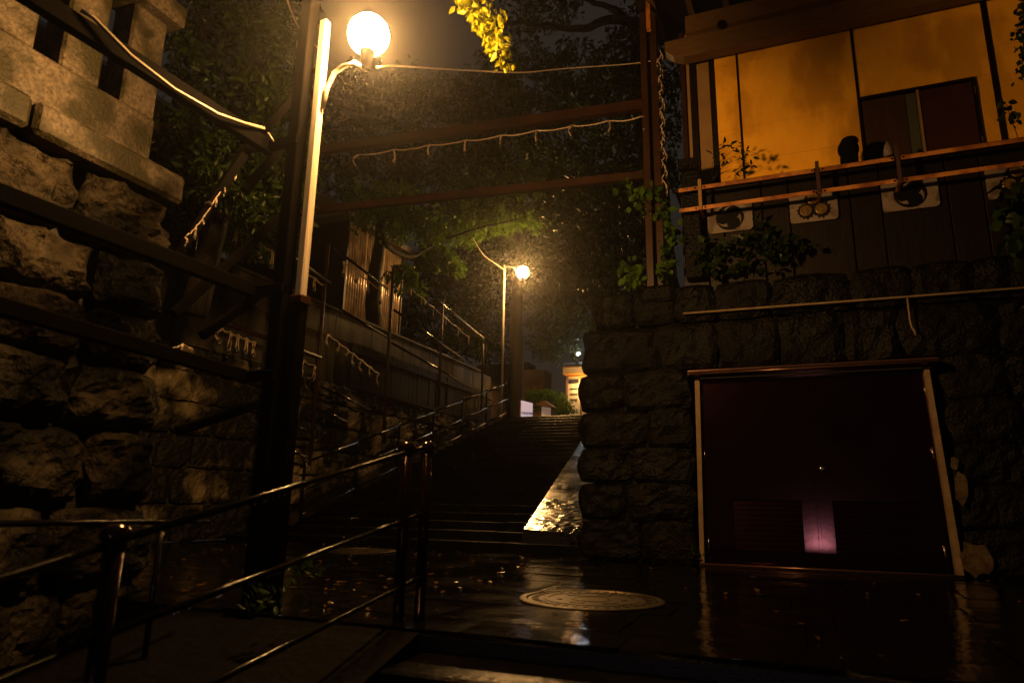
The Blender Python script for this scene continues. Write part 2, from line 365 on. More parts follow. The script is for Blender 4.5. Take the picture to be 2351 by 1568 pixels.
for y0, y1 in ((3.56, 2.40), (2.39, 1.1), (1.09, -1.0)):
    m = MB(); m.box((-4.62, (y0 + y1) / 2, 2.885), (.86, y0 - y1 - .012, .225), None, .03); m.build('coping_stone', M['granite'], lw)
# granite fence
gf = thing('stone_fence', (-4.5, 2.6, 3.0), 'granite post fence with a cap rail standing on the coping of the rough stone wall', 'fence')
MB().box((-4.50, 1.2, 3.20), (.30, 4.28, .40), None, .02).build('plinth', M['granite'], gf)
for yc in (3.20, 2.74, 2.28, 1.82, 1.36):
    MB().box((-4.50, yc, 3.83), (.24, .29, .86), None, .018).build('post', M['granite'], gf)
MB().box((-4.47, 1.95, 4.35), (.38, 2.96, .18), None, .02).build('cap_rail', M['granite'], gf)
pb = thing('garden_wall', (-4.8, 1.6, 3.0), 'pale blank garden wall boards behind the granite fence at the upper left corner', 'wall')
MB().box((-4.75, 1.55, 3.72), (.03, 1.3, .24), None, .005).build('board', M['wallwhite'], pb); MB().box((-4.75, 1.55, 3.50), (.03, 1.3, .08), None, .005).build('board', M['wallwhite'], pb)
MB().box((-4.82, 1.55, 3.50), (.05, .06, 1.0)).build('upright', M['steel'], pb)

# ------------------------------------------------------------------ left: dark steel frame
fr = thing('steel_frame', (-2.88, 3.2, 0), 'dark steel column with long horizontal beams and crossed braces beside the near lamp post', 'frame')
MB().bar((-2.815, 3.17, 0), (-2.815, 3.17, 3.9), .09, .09, (0, 1, 0), .008).build('column', M['steel'], fr)
def beam(a, b, wd=.07, ht=.10, name='beam', m='steel', root=fr): return MB().bar(a, b, wd, ht, (0, 0, 1), .006).build(name, M[m], root)
beam((-2.98, .2, 1.79), (-2.98, 3.1, 1.83), .05, .085)
beam((-3.1, .2, 2.78), (-3.02, 3.16, 2.82), .06, .10)
beam((-3.0, 1.5, 1.36), (-2.98, 3.1, 1.30), .05, .075)
for a, b in (((640, 500), (396, 722)), ((645, 640), (462, 772)), ((690, 205), (560, 355)), ((560, 355), (404, 588)), ((600, 925), (405, 990)), ((655, 330), (560, 440))):
    beam(at_x(*a, -3.05), at_x(*b, -3.15), .045, .055, 'brace')
for a in ((660, 340), (640, 690), (596, 850), (655, 655), (478, 470)):
    p = at_x(*a, -2.93); MB().lathe(p, [(.018, -.012), (.018, .012), (.009, .02)], 6, 'X').build('bolt', M['chrome'], fr)
MB().box((-2.815, 3.17, .01), (.22, .22, .02), None, .004).build('base_plate', M['steel'], fr)
for z, x in ((2.82, -3.02), (1.83, -2.98), (1.30, -2.98)): MB().bar((-2.77, 3.135, z), (x - .02, 3.135, z), .05, .06, (0, 0, 1), .004).build('bracket', M['steel'], fr)
# conduit along the upper beam
m = MB(); m.tube([at_x(185, 25, -3.02), at_x(215, 42, -3.0), at_x(300, 128, -2.98), at_x(400, 205, -2.97), at_x(500, 262, -2.97), at_x(560, 283, -2.97), at_x(606, 295, -2.98)], .010, 8)
solo('conduit', m, M['conduit'], 'pale plastic conduit bending down along the upper steel beam at the top left', 'conduit', smooth=True)
m = MB(); m.tube([at_x(615, 305, -2.96), at_x(632, 330, -2.95), at_x(645, 342, -2.95), at_x(662, 338, -2.93), at_x(660, 322, -2.93)], .005, 7)
solo('cable', m, M['conduit'], 'short stub of pale cable curling up beside the steel column', 'cable', smooth=True)

# ------------------------------------------------------------------ street lamps
M['enamel'] = mat('white_enamel', (.55, .52, .46), .4)
def street_lamp(base, pole_h, square, label, arm, bulb_at, pole_top, tilt=0.):
    root = thing('street_lamp', base, label, 'street lamp', 'street lamps by the stairs')
    bx, by, bz = base
    if square:
        MB().bar((bx, by, bz), (bx, by, bz + 1.74), .078, .078, (0, 1, 0), .01).build('lower_pole', M['steel'], root)
        MB().box((bx, by, bz + 1.765), (.095, .095, .05), None, .004).build('collar', M['rustbrown'], root)
        MB().bar((bx, by, bz + 1.79), (bx, by, pole_top), .056, .056, (0, 1, 0), .008).build('pole', M['paintpost'], root)
    else:
        MB().tube([(bx, by, bz), (bx, by, pole_top)], [.036, .026], 12).build('pole', M['paintpost'], root, True)
    b = Vector(bulb_at)
    m = MB(); m.tube(arm, .016, 8); m.build('arm', M['paintpost'], root, True)
    MB().lathe((b.x, b.y, b.z), [(.02, -.25), (.03, -.24), (.036, -.18), (.05, -.135), (.05, -.118), (.04, -.122), (.02, -.125)] if square else [(.02, -.25), (.03, -.24), (.05, -.20), (.07, -.17), (.07, -.155), (.05, -.16), (.03, -.165)], 20).build('lamp_holder', M['steel'], root, True)
    MB().lathe((b.x, b.y, b.z), [(.03, .12), (.03, .14), (.02, .16), (.01, .17)] if square else [(.03, .135), (.03, .15), (.02, .16), (.01, .17)], 16).build('lamp_cap', M['enamel'], root, True)
    MB().sphere(b, .13 if square else .17, 24, 16).build('lamp_globe', M['bulb' if square else 'bulb_far'], root, True)
    return root
B1 = Vector((-2.33, 3.18, 3.50))
street_lamp((-2.70, 3.20, 0), 3.8, True, 'nearer street lamp glaring at the top of a square weathered pole on the left', [(-2.66, 3.2, 3.06), (-2.64, 3.2, 3.20), (-2.59, 3.2, 3.30), (-2.52, 3.2, 3.335), (-2.43, 3.19, 3.33), (-2.36, 3.18, 3.27), (-2.33, 3.18, 3.25)], B1, 3.72, 0)
B2 = Vector((-6.846, 17.5, 7.07))
street_lamp((-7.42, 17.5, 2.75), 4.6, False, 'farther street lamp glowing on a slim round pole at the top of the stairs', [(-7.42, 17.5, 7.28), (-7.3, 17.5, 7.30), (-7.1, 17.5, 7.22), (-7.0, 17.5, 7.0), (-6.9, 17.5, 6.83), (-6.846, 17.5, 6.83)], B2, 7.34)
def cable(pts, r, label, m='wire', name='cable'):
    # smooth the polyline
    P = [Vector(p) for p in pts]; Q = []
    for i in range(len(P) - 1):
        p0, p1, p2, p3 = P[max(i - 1, 0)], P[i], P[i + 1], P[min(i + 2, len(P) - 1)]
        for k in range(6):
            t = k / 6; Q.append(.5 * ((2 * p1) + (p2 - p0) * t + (2 * p0 - 5 * p1 + 4 * p2 - p3) * t * t + (3 * p1 - p0 - 3 * p2 + p3) * t ** 3))
    Q.append(P[-1]); mb = MB(); mb.tube(Q, r, 6); return solo(name, mb, M[m], label, 'cable', smooth=True)
cable([(-2.30, 3.25, 3.30), at_y(905, 152, 3.9), at_y(1000, 158, 4.8), at_y(1090, 163, 5.7), at_y(1200, 167, 6.4), at_y(1300, 158, 7.0), at_y(1440, 148, 7.5), at_y(1500, 140, 7.6)], .007, 'thin cable from the near lamp across to the brown gate column')
cable([at_y(655, -10, 3.2), at_y(670, 30, 3.2), at_y(690, 70, 3.2), (-2.72, 3.2, 3.50)], .006, 'thin wire coming down from above to the near lamp pole')
cable([at_y(1085, 545, 15.5), at_y(1110, 585, 16.3), at_y(1140, 607, 17.0), (-7.40, 17.5, 7.18)], .010, 'sagging wire running from the tree to the far lamp pole')
cable([at_y(450, -10, 4.2), at_y(470, 90, 4.3), at_y(478, 112, 4.3), at_y(505, 128, 4.4)], .004, 'thin dry vine stem dangling above the left stone fence', 'bark', 'vine_stem')

# ------------------------------------------------------------------ left back: masonry wall, concrete wall, board fence
mw = thing('masonry_wall', (-7.75, 9, 0), 'lime-streaked rubble wall behind the steel frame at the foot of the stairs', 'wall')
zc = [0, .5, .98, 1.42, 1.86, 2.28, 2.64]
for ci in range(6):
    y = 2.9
    while y < 17:
        wd = rng.uniform(.42, .75); z0, z1 = zc[ci], zc[ci + 1]
        if z1 > (y - 9.2) * .31 - .1:
            rock(MB(), (-7.6 + rng.uniform(-.02, .02), y + wd / 2, (z0 + z1) / 2), wd - .02, z1 - z0 - .012, .25, (1, 0, 0), .035, rng.uniform(0, 60), 11, 9, .03, 7).build('stone', M['masonry'], mw)
        y += wd
MB().box((-8.0, 9.95, 1.32), (.6, 14.2, 2.62)).build('backing', M['mortar'], mw)
cw = thing('concrete_wall', (-7.85, 9, 2.65), 'stained concrete wall on top of the rubble wall, running up beside the stairs', 'wall')
y = 3.0; k = 0
while y < 16.6:
    MB().box((-7.80, y + .6, 3.34), (.16, 1.188, 1.36), None, .012).build('panel', M['concrete'], cw); y += 1.2
for z in (3.52,):
    MB().box((-7.705, 9.8, z), (.03, 13.6, .035)).build('ledge', M['concrete'], cw)
MB().box((-7.80, 9.8, 4.05), (.22, 13.7, .055), None, .01).build('coping', M['concrete'], cw)
bf = thing('board_fence', (-7.62, 14, 2.6), 'dark vertical board fence in front of the concrete wall beside the upper stairs', 'fence')
y = 10.6
while y < 17.2:
    MB().box((-7.62 + rng.uniform(-.008, .008), y + .09, 3.02), (.02, .168, 1.0 + rng.uniform(-.02, .02)), None, .003).build('board', M['darkwood'], bf); y += .18
for z in (2.66, 3.36): MB().box((-7.59, 13.9, z), (.03, 6.7, .06)).build('rail', M['darkwood'], bf)

# pipe trellis with rails and dead string lights
PX = -7.3
tr = thing('pipe_trellis', (PX, 12, 2), 'thin brown pipe trellis of posts and sloping rails along the left side of the stairs', 'trellis')
def tp(x, y): return at_x(x, y, PX)
for a, b in (((757, 560), (712, 1010)), ((905, 615), (880, 970)), ((1015, 690), (1008, 935)), ((1110, 790), (1104, 950)), ((463, 435), (428, 700))):
    p, q = tp(*a), tp(*b); yy = (p.y + q.y) / 2
    MB().tube([(PX, yy, min(q.z, 3.0) if q.z > 2.5 else q.z - .25), (PX, yy, p.z)], .032, 8).build('post', M['rustbrown'], tr, True)
RAILS = [((767, 570), (890, 664)), ((905, 610), (1110, 775)), ((781, 710), (890, 775)), ((900, 788), (1110, 905)), ((737, 888), (850, 940)), ((730, 940), (800, 968)), ((650, 973), (722, 993)), ((646, 1028), (705, 1048)), ((495, 468), (757, 650)), ((500, 735), (735, 822)), ((905, 712), (1060, 822))]
for a, b in RAILS:
    MB().tube([tp(*a), tp(*b)], .026 if a[0] > 500 else .04, 8).build('rail', M['rustbrown' if a[0] < 760 and a[1] < 860 else 'railtop'], tr, True)
def string_lights(label, spots, leadlen, r, wire_pts=None, name='string_lights', group='unlit string lights'):
    c = sum((Vector(s) for s in spots), Vector()) / len(spots)
    root = thing(name, c, label, 'string lights', group)
    P = [Vector(s) for s in spots]; mb = MB()
    path = []
    for i in range(len(P) - 1):
        for k in range(6):
            t = k / 6; q = P[i].lerp(P[i + 1], t); q.z -= math.sin(t * math.pi) * leadlen * .16 - rng.uniform(0, .01); path.append(q)
    path.append(P[-1]); mb.tube(path, r, 6); mb.build('wire', M['wire'], root, True)
    for p in P:
        l = leadlen * rng.uniform(.75, 1.15); bend = Vector((rng.uniform(-.4, .4), rng.uniform(-.4, .4), 0)) * l
        lead = MB()
        for s in (-1, 1):
            o = Vector((0, s * r * 1.3, 0))
            lead.tube([p + o, p + bend * .6 + Vector((0, 0, -l * .3)) + o, p + bend * .7 + Vector((0, 0, -l * .65)) + o, p + bend * .15 + Vector((0, 0, -l)) + o * 1.6], r * .9, 5)
        lo = lead.build('lead', M['wire'], root, True)
        MB().lathe(p + bend * .15 + Vector((0, 0, -l)), [(r * 1.6, -r * 5), (r * 2.2, -r * 4), (r * 2.2, 0), (r, r)], 8).build('socket', M['blackwire'], lo, True)
    return root
def px_line(a, b, n, X, dy=14): return [at_x(a[0] + (b[0] - a[0]) * t, a[1] + (b[1] - a[1]) * t + dy, X) for t in ((i + .5) / n for i in range(n))]
string_lights('dead string lights hanging under the brown rail behind the crossed braces', px_line((500, 478), (640, 572), 5, PX), .22, .014)
string_lights('dead string lights hanging under the rail just right of the near lamp pole', px_line((690, 600), (757, 650), 3, PX), .22, .013)
string_lights('dead string lights hanging in front of the corrugated siding', px_line((775, 582), (890, 670), 4, PX, 8), .20, .012)
string_lights('row of dead string lights under the middle rail below the corrugated siding', px_line((745, 740), (880, 845), 7, PX, 20), .19, .011)
string_lights('dead string lights hanging low between braces and steel column', px_line((500, 740), (595, 778), 5, PX, 10), .22, .014)
string_lights('two dead string lights dangling right of the steel column above the rubble wall', px_line((660, 803), (735, 835), 3, PX, 8), .22, .013)
string_lights('dead string lights along the upper far rail by the tree', px_line((930, 640), (1090, 775), 6, PX, 10), .20, .008)
string_lights('dead string lights clinging to the steep dark brace left of the column', [at_x(x, y, -3.07) for x, y in ((540, 395), (515, 425), (496, 455), (470, 495), (450, 522), (425, 545))], .06, .0026)
string_lights('loop of dead string lights at the foot of the lower braces', [at_x(x, y, -3.07) for x, y in ((395, 800), (420, 790), (440, 800))], .07, .0026)
string_lights('knot of dead string lights left of the glaring lamp', [at_y(x, y, 3.2) for x, y in ((685, 92), (700, 95), (712, 108))], .07, .003)

# ------------------------------------------------------------------ house with corrugated siding
hs = thing('house', (-10.8, 13.9, 3.9), 'dark house with lit corrugated metal siding seen behind the trellis', 'house')
def corrugated(y0, y1, z0, z1, X, n):
    mb = MB(); vs = []; fs = []; st = n * 6
    for i in range(st + 1):
        y = y0 + (y1 - y0) * i / st; x = X + .018 * math.sin(2 * math.pi * i / 6)
        vs += [(x, y, z0), (x, y, z1), (x - .03, y, z0), (x - .03, y, z1)]
    for i in range(st):
        a, b = 4 * i, 4 * i + 4
        fs += [(a, b, b + 1, a + 1), (a + 2, a + 3, b + 3, b + 2), (a + 1, b + 1, b + 3, a + 3), (a, a + 2, b + 2, b)]
    fs += [(0, 1, 3, 2), (4 * st, 4 * st + 2, 4 * st + 3, 4 * st + 1)]
    return mb.add(vs, fs)
y = 12.7
while y < 15.1:
    corrugated(y, y + .80, 4.3, 7.2, -9.45, 8).build('siding_sheet', M['siding'], hs, True); y += .81
for yv in (12.66, 14.15, 15.16): MB().box((-9.44, yv, 5.7), (.06, .06, 2.9)).build('corner_trim', M['darkwood'], hs)
MB().box((-11.3, 13.9, 5.5), (3.6, 2.5, 3.2)).build('wall', M['darkwood'], hs)
MB().prism([(-13.3, 12.3, 7.1), (-9.2, 12.3, 7.1), (-9.2, 12.3, 7.25), (-11.3, 12.3, 8.5), (-13.3, 12.3, 7.25)], (0, 3.2, 0)).build('roof', M['roof'], hs)
h2 = thing('house', (-13, 7.2, 3.9), 'tan rendered house wall glimpsed through leaves left of the steel column', 'house')
MB().box((-13, 8.0, 6.0), (3, 5.0, 4.4), None, .02).build('wall', M['masonry'], h2)
MB().prism([(-14.9, 5.3, 8.2), (-11.1, 5.3, 8.2), (-13, 5.3, 9.6)], (0, 5.4, 0)).build('roof', M['roof'], h2)
MB().box((-11.48, 7.6, 6.2), (.06, .9, 1.2)).build('window', M['glass'], h2)

# ------------------------------------------------------------------ right: stone base with the red door
YF = 7.55
fw = thing('stone_base_wall', (.8, 7.9, 0), 'mossy stone block wall with a dark red double door, below the yellow building', 'wall')
zc = [0, .42, .82, 1.20, 1.62, 2.05, 2.58, 2.99]
for ci in range(len(zc) - 1):
    z0, z1 = zc[ci], zc[ci + 1]
    segs = [(-2.20, -.98), (1.40, 4.2)] if z1 <= 2.1 else [(-2.16 if ci < 6 else -2.0, 4.2)]
    for s0, s1 in segs:
        x = s0
        while x < s1 - .05:
            wd = rng.uniform(.42, .85)
            if s1 - (x + wd) < .3: wd = s1 - x
            corner = x == s0 and s0 < -1.9
            pr = .05 if ci == 6 else 0
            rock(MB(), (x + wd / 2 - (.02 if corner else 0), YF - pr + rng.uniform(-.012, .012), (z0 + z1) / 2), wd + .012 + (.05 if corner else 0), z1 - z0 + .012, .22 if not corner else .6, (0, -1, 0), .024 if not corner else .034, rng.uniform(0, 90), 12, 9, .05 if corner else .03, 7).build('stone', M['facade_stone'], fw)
            x += wd
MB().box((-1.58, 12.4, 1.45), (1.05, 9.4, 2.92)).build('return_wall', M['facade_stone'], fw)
for k in range(14):   # blocks of the return wall beside the stair
    for ci in range(7):
        z0, z1 = zc[ci], zc[ci + 1]; yc = 8.2 + k * .62 + (ci % 2) * .3
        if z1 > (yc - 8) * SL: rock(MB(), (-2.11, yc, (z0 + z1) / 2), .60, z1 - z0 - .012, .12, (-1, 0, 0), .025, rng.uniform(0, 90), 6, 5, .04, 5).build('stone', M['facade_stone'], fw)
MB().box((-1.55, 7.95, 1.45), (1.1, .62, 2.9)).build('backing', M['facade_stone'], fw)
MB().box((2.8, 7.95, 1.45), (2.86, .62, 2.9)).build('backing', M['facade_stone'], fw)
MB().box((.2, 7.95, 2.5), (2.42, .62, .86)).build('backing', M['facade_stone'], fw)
# the door
DX0, DX1, DZ1, DY = -.90, 1.31, 1.94, 7.60
MB().box((.205, DY + .16, .99), (2.3, .02, 2.0)).build('door_back', M['mortar'], fw)
jl = MB(); jl.add([(-.945, 7.50, 0), (-.90, 7.50, 0), (-.865, 7.50, 1.94), (-.915, 7.50, 1.94), (-.945, 7.70, 0), (-.90, 7.70, 0), (-.865, 7.70, 1.94), (-.915, 7.70, 1.94)], [(0, 1, 2, 3), (7, 6, 5, 4), (0, 4, 5, 1), (1, 5, 6, 2), (2, 6, 7, 3), (3, 7, 4, 0)])
jl.build('jamb', M['jamb'], fw)
jr = MB(); jr.add([(1.312, 7.50, 0), (1.365, 7.50, 0), (1.29, 7.50, 1.94), (1.245, 7.50, 1.94), (1.312, 7.70, 0), (1.365, 7.70, 0), (1.29, 7.70, 1.94), (1.245, 7.70, 1.94)], [(0, 1, 2, 3), (7, 6, 5, 4), (0, 4, 5, 1), (1, 5, 6, 2), (2, 6, 7, 3), (3, 7, 4, 0)])
jr.build('jamb', M['jamb'], fw)
m = MB(); prof = [(7.56, 2.035), (7.40, 2.01), (7.385, 2.0), (7.385, 1.99), (7.40, 1.985), (7.385, 1.975), (7.385, 1.955), (7.41, 1.945), (7.56, 1.945)]
m.prism([(-.97, y, z) for y, z in prof], (2.33, 0, 0)); m.build('door_hood', M['metalcap'], fw)
MB().tube([(-.965, 7.386, 1.964), (1.355, 7.386, 1.964)], .0115, 10).build('hood_bead', M['metalcap'], fw, True)
MB().tube([(-.94, 7.428, .022), (1.35, 7.428, .022)], .011, 10).build('sill_bead', M['metalcap'], fw, True)
MB().box((.205, 7.50, .012), (2.30, .14, .03), None, .008).build('door_sill', M['metalcap'], fw)
for (x, z, rx, rz) in ((1.46, .17, .13, .16), (1.425, .80, .06, .16), (1.40, 1.02, .035, .07)):
    pl = []
    for i in range(15):
        q = 2 * math.pi * i / 15; f = rng.uniform(.72, 1.12); pl.append((x + rx * f * math.cos(q), 7.515, max(.005, z + rz * f * math.sin(q))))
    MB().prism(pl, (0, -.022, 0)).build('mortar_patch', M['patch'], fw)
def leaf(x0, x1, lx0, lx1, hinge_x):
    cx = (x0 + x1) / 2; z0, z1 = .035, 1.935; lz0, lz1 = .16, .66
    mb = MB()
    mb.box((cx, DY, (lz1 + z1) / 2), (x1 - x0 - .008, .04, z1 - lz1), None, .003)
    mb.box((cx, DY, (z0 + lz0) / 2), (x1 - x0 - .008, .04, lz0 - z0), None, .003)
    mb.box(((x0 + .004 + lx0) / 2, DY, (lz0 + lz1) / 2), (lx0 - x0 - .004, .0396, lz1 - lz0)); mb.box(((lx1 + x1 - .004) / 2, DY, (lz0 + lz1) / 2), (x1 - .004 - lx1, .0396, lz1 - lz0))
    d = mb.build('door_leaf', M['door'], fw)
    MB().box(((lx0 + lx1) / 2, DY + .05, (lz0 + lz1) / 2), (lx1 - lx0, .01, lz1 - lz0)).build('louvre_back', M['emblem'], d)
    for i in range(10):
        z = lz0 + (i + .5) * (lz1 - lz0) / 10
        MB().box(((lx0 + lx1) / 2, DY, z), (lx1 - lx0 - .002, .006, .047), Matrix.Rotation(R(-13), 3, 'X'), .0015).build('louvre_slat', M['door'], d)
    for z in (.22, 1.12, 1.72):
        MB().tube([(hinge_x, DY - .028, z - .055), (hinge_x, DY - .028, z + .055)], .010, 8).build('hinge', M['chrome'], d, True)
    return d
dl = leaf(DX0 + .02, .205, -.60, .06, DX0 + .045); dr = leaf(.205, DX1 - .03, .34, 1.08, DX1 - .065)
MB().box((.205, DY - .028, .99), (.03, .015, 1.88), None, .003).build('astragal', M['door'], dl)
k = MB(); k.lathe((.27, DY - .02, .97), [(.034, 0), (.034, .006), (.014, .012), (.014, .035), (.026, .042), (.030, .055), (.024, .068), (.008, .072)], 16, 'Y'); k.build('knob', M['chrome'], dr, True)
# pipe on the wall
m = MB(); m.tube([(-1.0, 7.46, 2.66), (1.16, 7.46, 2.64), (4.2, 7.46, 2.62)], .012, 6)
m.tube([(1.172, 7.46, 2.63), (1.172, 7.46, 2.40), (1.18, 7.46, 2.33), (1.20, 7.45, 2.28), (1.205, 7.45, 2.24)], .010, 6)
solo('wall_pipe', m, M['jamb'], 'thin pipe along the stone wall above the red door, with a short branch hanging down', 'pipe', smooth=True)

# ------------------------------------------------------------------ yellow building above
yb = thing('yellow_building', (1.5, 8.4, 2.99), 'ochre plastered building with dark battens and crest plaques above the stone wall', 'building')
x = -.98
for bw in (.27, .60, .28, .60, .29, .60, .30, .60, .30, .6, .6):
    MB().box((x + bw / 2, 7.60, 3.52), (bw - .012, .05, 1.25), None, .006).build('band_board', M['darkwood'], yb); x += bw
MB().box((1.6, 7.83, 4.165), (5.3, .62, .05), None, .005).build('ledge', M['darkwood'], yb)
MB().box((-.86, 7.50, 3.70), (.19, .16, 1.30), None, .01).build('stone_post', M['facade_stone'], yb); MB().box((-.87, 7.50, 4.43), (.23, .20, .14), None, .015).build('post_cap', M['facade_stone'], yb)
YW = 7.95
def wallpanels(x0, x1, m, zs=(4.19, 4.62, 5.06, 5.50, 5.95, 6.6)):
    for a, b in zip(zs[:-1], zs[1:]): MB().box(((x0 + x1) / 2, YW + .03, (a + b) / 2), (x1 - x0, .06, b - a - .0025)).build('wall_panel', M[m], yb)
wallpanels(-.555, -.30, 'yellow'); wallpanels(-.275, .985, 'yellow')
wallpanels(2.34, 4.3, 'yellow')
wallpanels(1.015, 2.285, 'yellow', (5.18, 5.50, 5.95, 6.6)); wallpanels(2.135, 2.285, 'yellow', (4.19, 4.62, 5.06, 5.178))
for x, wd in ((-.2875, .022), (1.0, .028), (2.3125, .05)): MB().box((x, YW + .02, 5.4), (wd, .07, 2.42)).build('batten', M['darkwood'], yb)
for x0, x1, m, dy in ((-.98, -.925, 'rustbrown', .0), (-.922, -.875, 'tan', .05), (-.872, -.80, 'darkwood', .03), (-.797, -.635, 'tan', .08), (-.632, -.558, 'darkwood', .03)):
    MB().box(((x0 + x1) / 2, YW + .16 + dy, 5.38), (x1 - x0, .3, 2.38)).build('side_strip', M[m], yb)
MB().box((1.7, 8.5, 5.4), (5.1, .9, 2.4)).build('core_wall', M['darkwood'], yb)
MB().box((1.6, 7.68, 3.57), (5.2, .06, 1.16)).build('band_backing', M['darkwood'], yb)
# window
wn = MB().box((1.57, YW + .06, 4.68), (1.12, .02, .98)).build('window', M['darkwood'], yb)
for a, b, c, d in ((1.03, 1.46, 'sash', -.005), (1.465, 1.565, 'glass', .005), (1.60, 2.10, 'redsash', -.015)):
    MB().box(((a + b) / 2, YW + .02 + d, 4.67), (b - a, .02, .92), None, .003).build('sash', M[c], wn)
MB().box((1.583, YW + .0, 4.67), (.022, .05, .93)).build('mullion', M['tan'], wn)
for a, b, c, d in ((1.57, 5.155, 1.12, .03), (1.57, 4.20, 1.12, .02)): MB().box((a, YW, b), (c, .06, d)).build('frame', M['darkwood'], wn)
MB().box((2.118, YW, 4.67), (.025, .06, .93)).build('frame', M['darkwood'], wn)
for z in (4.40, 5.0): MB().tube([(2.112, YW - .04, z - .05), (2.112, YW - .04, z + .05)], .009, 6).build('hinge', M['metalcap'], wn)
# eave
MB().prism([(-1.12, 7.66, 6.27), (-1.12, 7.66, 6.14), (-1.02, 7.66, 6.05), (-.90, 7.66, 6.0), (4.3, 7.66, 6.0), (4.3, 7.66, 6.27)], (0, .16, 0)).build('eave_beam', M['oldwood'], yb)
MB().prism([(-.85, 7.60, 6.52), (-.85, 7.60, 6.29), (4.3, 7.60, 6.29), (4.3, 7.60, 6.52)], (0, .2, 0)).build('eave_beam', M['oldwood'], yb)
MB().lathe((-.42, 7.60, 6.29), [(.055, -.02), (.055, .012), (.03, .02)], 10, 'Y').build('nail_cover', M['emblem'], yb)
for i in range(11):
    x = -1.20 + i * .42
    MB().box((x, 7.62, 6.66), (.07, 1.5, .09), Matrix.Rotation(R(12), 3, 'X')).build('rafter', M['oldwood'], yb)
MB().box((1.4, 7.7, 6.735), (5.6, 1.7, .03), Matrix.Rotation(R(12), 3, 'X')).build('roof_board', M['darkwood'], yb)
MB().box((1.4, 6.83, 6.47), (5.7, .04, .12)).build('fascia', M['oldwood'], yb)
MB().box((-1.24, 7.25, 6.38), (.05, .06, .40)).build('eave_end', M['rust'], yb)
# plaques with crests
def comma(cx, cz, Rr, ang):
    pts = []
    for i in range(22):          # outer edge: head round then tail along the disc edge
        t = i / 21; q = ang - t * R(150); rr = Rr * (.985); pts.append((cx + rr * math.cos(q), cz + rr * math.sin(q)))
    inner = []
    for i in range(22):
        t = i / 21; q = ang - (1 - t) * R(150); rr = Rr * (.985 - .50 * t ** 1.4); inner.append((cx + rr * math.cos(q), cz + rr * math.sin(q)))
    return pts + inner
def plaque(x0, x1, kind):
    z0, z1 = 3.585, 3.93; c = .035; cx, cz = (x0 + x1) / 2, (z0 + z1) / 2 - .005
    pts = [(x0 + c, z0), (x1 - c, z0), (x1 - c * .3, z0 + c * .3), (x1, z0 + c), (x1, z1 - c), (x1 - c, z1), (x0 + c, z1), (x0, z1 - c), (x0, z0 + c), (x0 + c * .3, z0 + c * .3)]
    p = MB().prism([(x, 7.572, z) for x, z in pts], (0, -.03, 0)).build('plaque', M['plaque'], yb)
    if kind == 'tomoe':
        Rr = .150
        for k in range(3):
            a = R(90 + 120 * k - 30); hx, hz = cx + Rr * .47 * math.cos(a), cz + Rr * .47 * math.sin(a)
            mb = MB(); mb.lathe((hx, 7.543, hz), [(Rr * .47, 0), (Rr * .47, .010), (Rr * .43, .014)], 22, 'Y'); mb.build('crest_head', M['emblem'], p)
            MB().prism([(x, 7.5415 - .0006 * k, z) for x, z in comma(cx, cz, Rr, a + R(20))], (0, -.011, 0)).build('crest_tail', M['emblem'], p)
    else:
        for k in range(3):
            a = R(90 + 120 * k); hx, hz = cx + .088 * math.cos(a), cz + .088 * math.sin(a)
            sp = []
            for i in range(26):
                q = 2 * math.pi * i / 26; rr = .078 if i % 2 else rng.uniform(.088, .106); sp.append((hx + rr * math.cos(q), 7.543 - .0008 * k, hz + rr * math.sin(q)))
            MB().prism(sp, (0, -.008, 0)).build('crest_leaves', M['emblem' if kind == 'dark' else 'darkwood'], p)
            MB().lathe((hx, 7.53, hz), [(.062, 0), (.062, .012), (.052, .018), (.048, .014), (.034, .014), (.03, .02), (.01, .022)], 18, 'Y').build('crest_boss', M['gold'], p)
plaque(-.70, -.215, 'tomoe'); plaque(.17, .645, 'coins'); plaque(1.065, 1.575, 'tomoe'); plaque(1.99, 2.50, 'dark')
# rusty guard rail
gr = thing('guard_rail', (1.2, 7.3, 3.79), 'rusty angle-iron guard rail in front of the crest plaques', 'guard rail')
for z in (3.81, 4.055):
    xs = [-.985, -.755, .44, 1.185, 2.35, 4.2]
    for a, b in zip(xs[:-1], xs[1:]):
        m = MB(); m.box(((a + b) / 2, 7.30, z), (b - a - .02, .008, .045)); m.box(((a + b) / 2, 7.33, z + .019), (b - a - .02, .055, .007)); m.build('rail', M['rust'], gr)
for x, z1, mm in ((-.742, 4.15, 'tan'), (.462, 4.15, 'metalcap'), (1.207, 4.20, 'metalcap'), (2.37, 4.2, 'metalcap')):
    m = MB(); m.box((x, 7.285, (3.79 + z1) / 2), (.035, .01, z1 - 3.79)); m.box((x + .016, 7.32, (3.79 + z1) / 2), (.008, .07, z1 - 3.79)); m.build('upright', M[mm], gr)
    MB().box((x, 7.43, 3.80), (.03, .29, .03)).build('bracket', M['rust'], gr)
    for z in (3.81, 4.055):
        for dx in (-.05, .05): MB().lathe((x + dx, 7.294, z), [(.010, 0), (.010, .008)], 6, 'Y').build('bolt', M['steel'], gr)
# dark bundle and pale wedge on the ledge
m = MB(); m.sphere((.80, 7.55, 4.36), .125, 14, 10, (.85, .7, 1.0)); m.sphere((.82, 7.55, 4.45), .10, 12, 8, (.9, .7, .6)); m.box((.80, 7.55, 4.24), (.17, .16, .14), None, .03)
solo('bundle', m, M['cloth'], 'black rounded bundle standing on the ledge left of the dark window', 'bundle', smooth=True)
m = MB(); m.lathe((1.165, 7.50, 4.19), [(.05, 0), (.046, .06), (.03, .12), (.004, .17)], 10)
solo('pale_cone', m, M['plaque'], 'small pale pointed cone on the ledge below the dark window', 'cone', smooth=True)

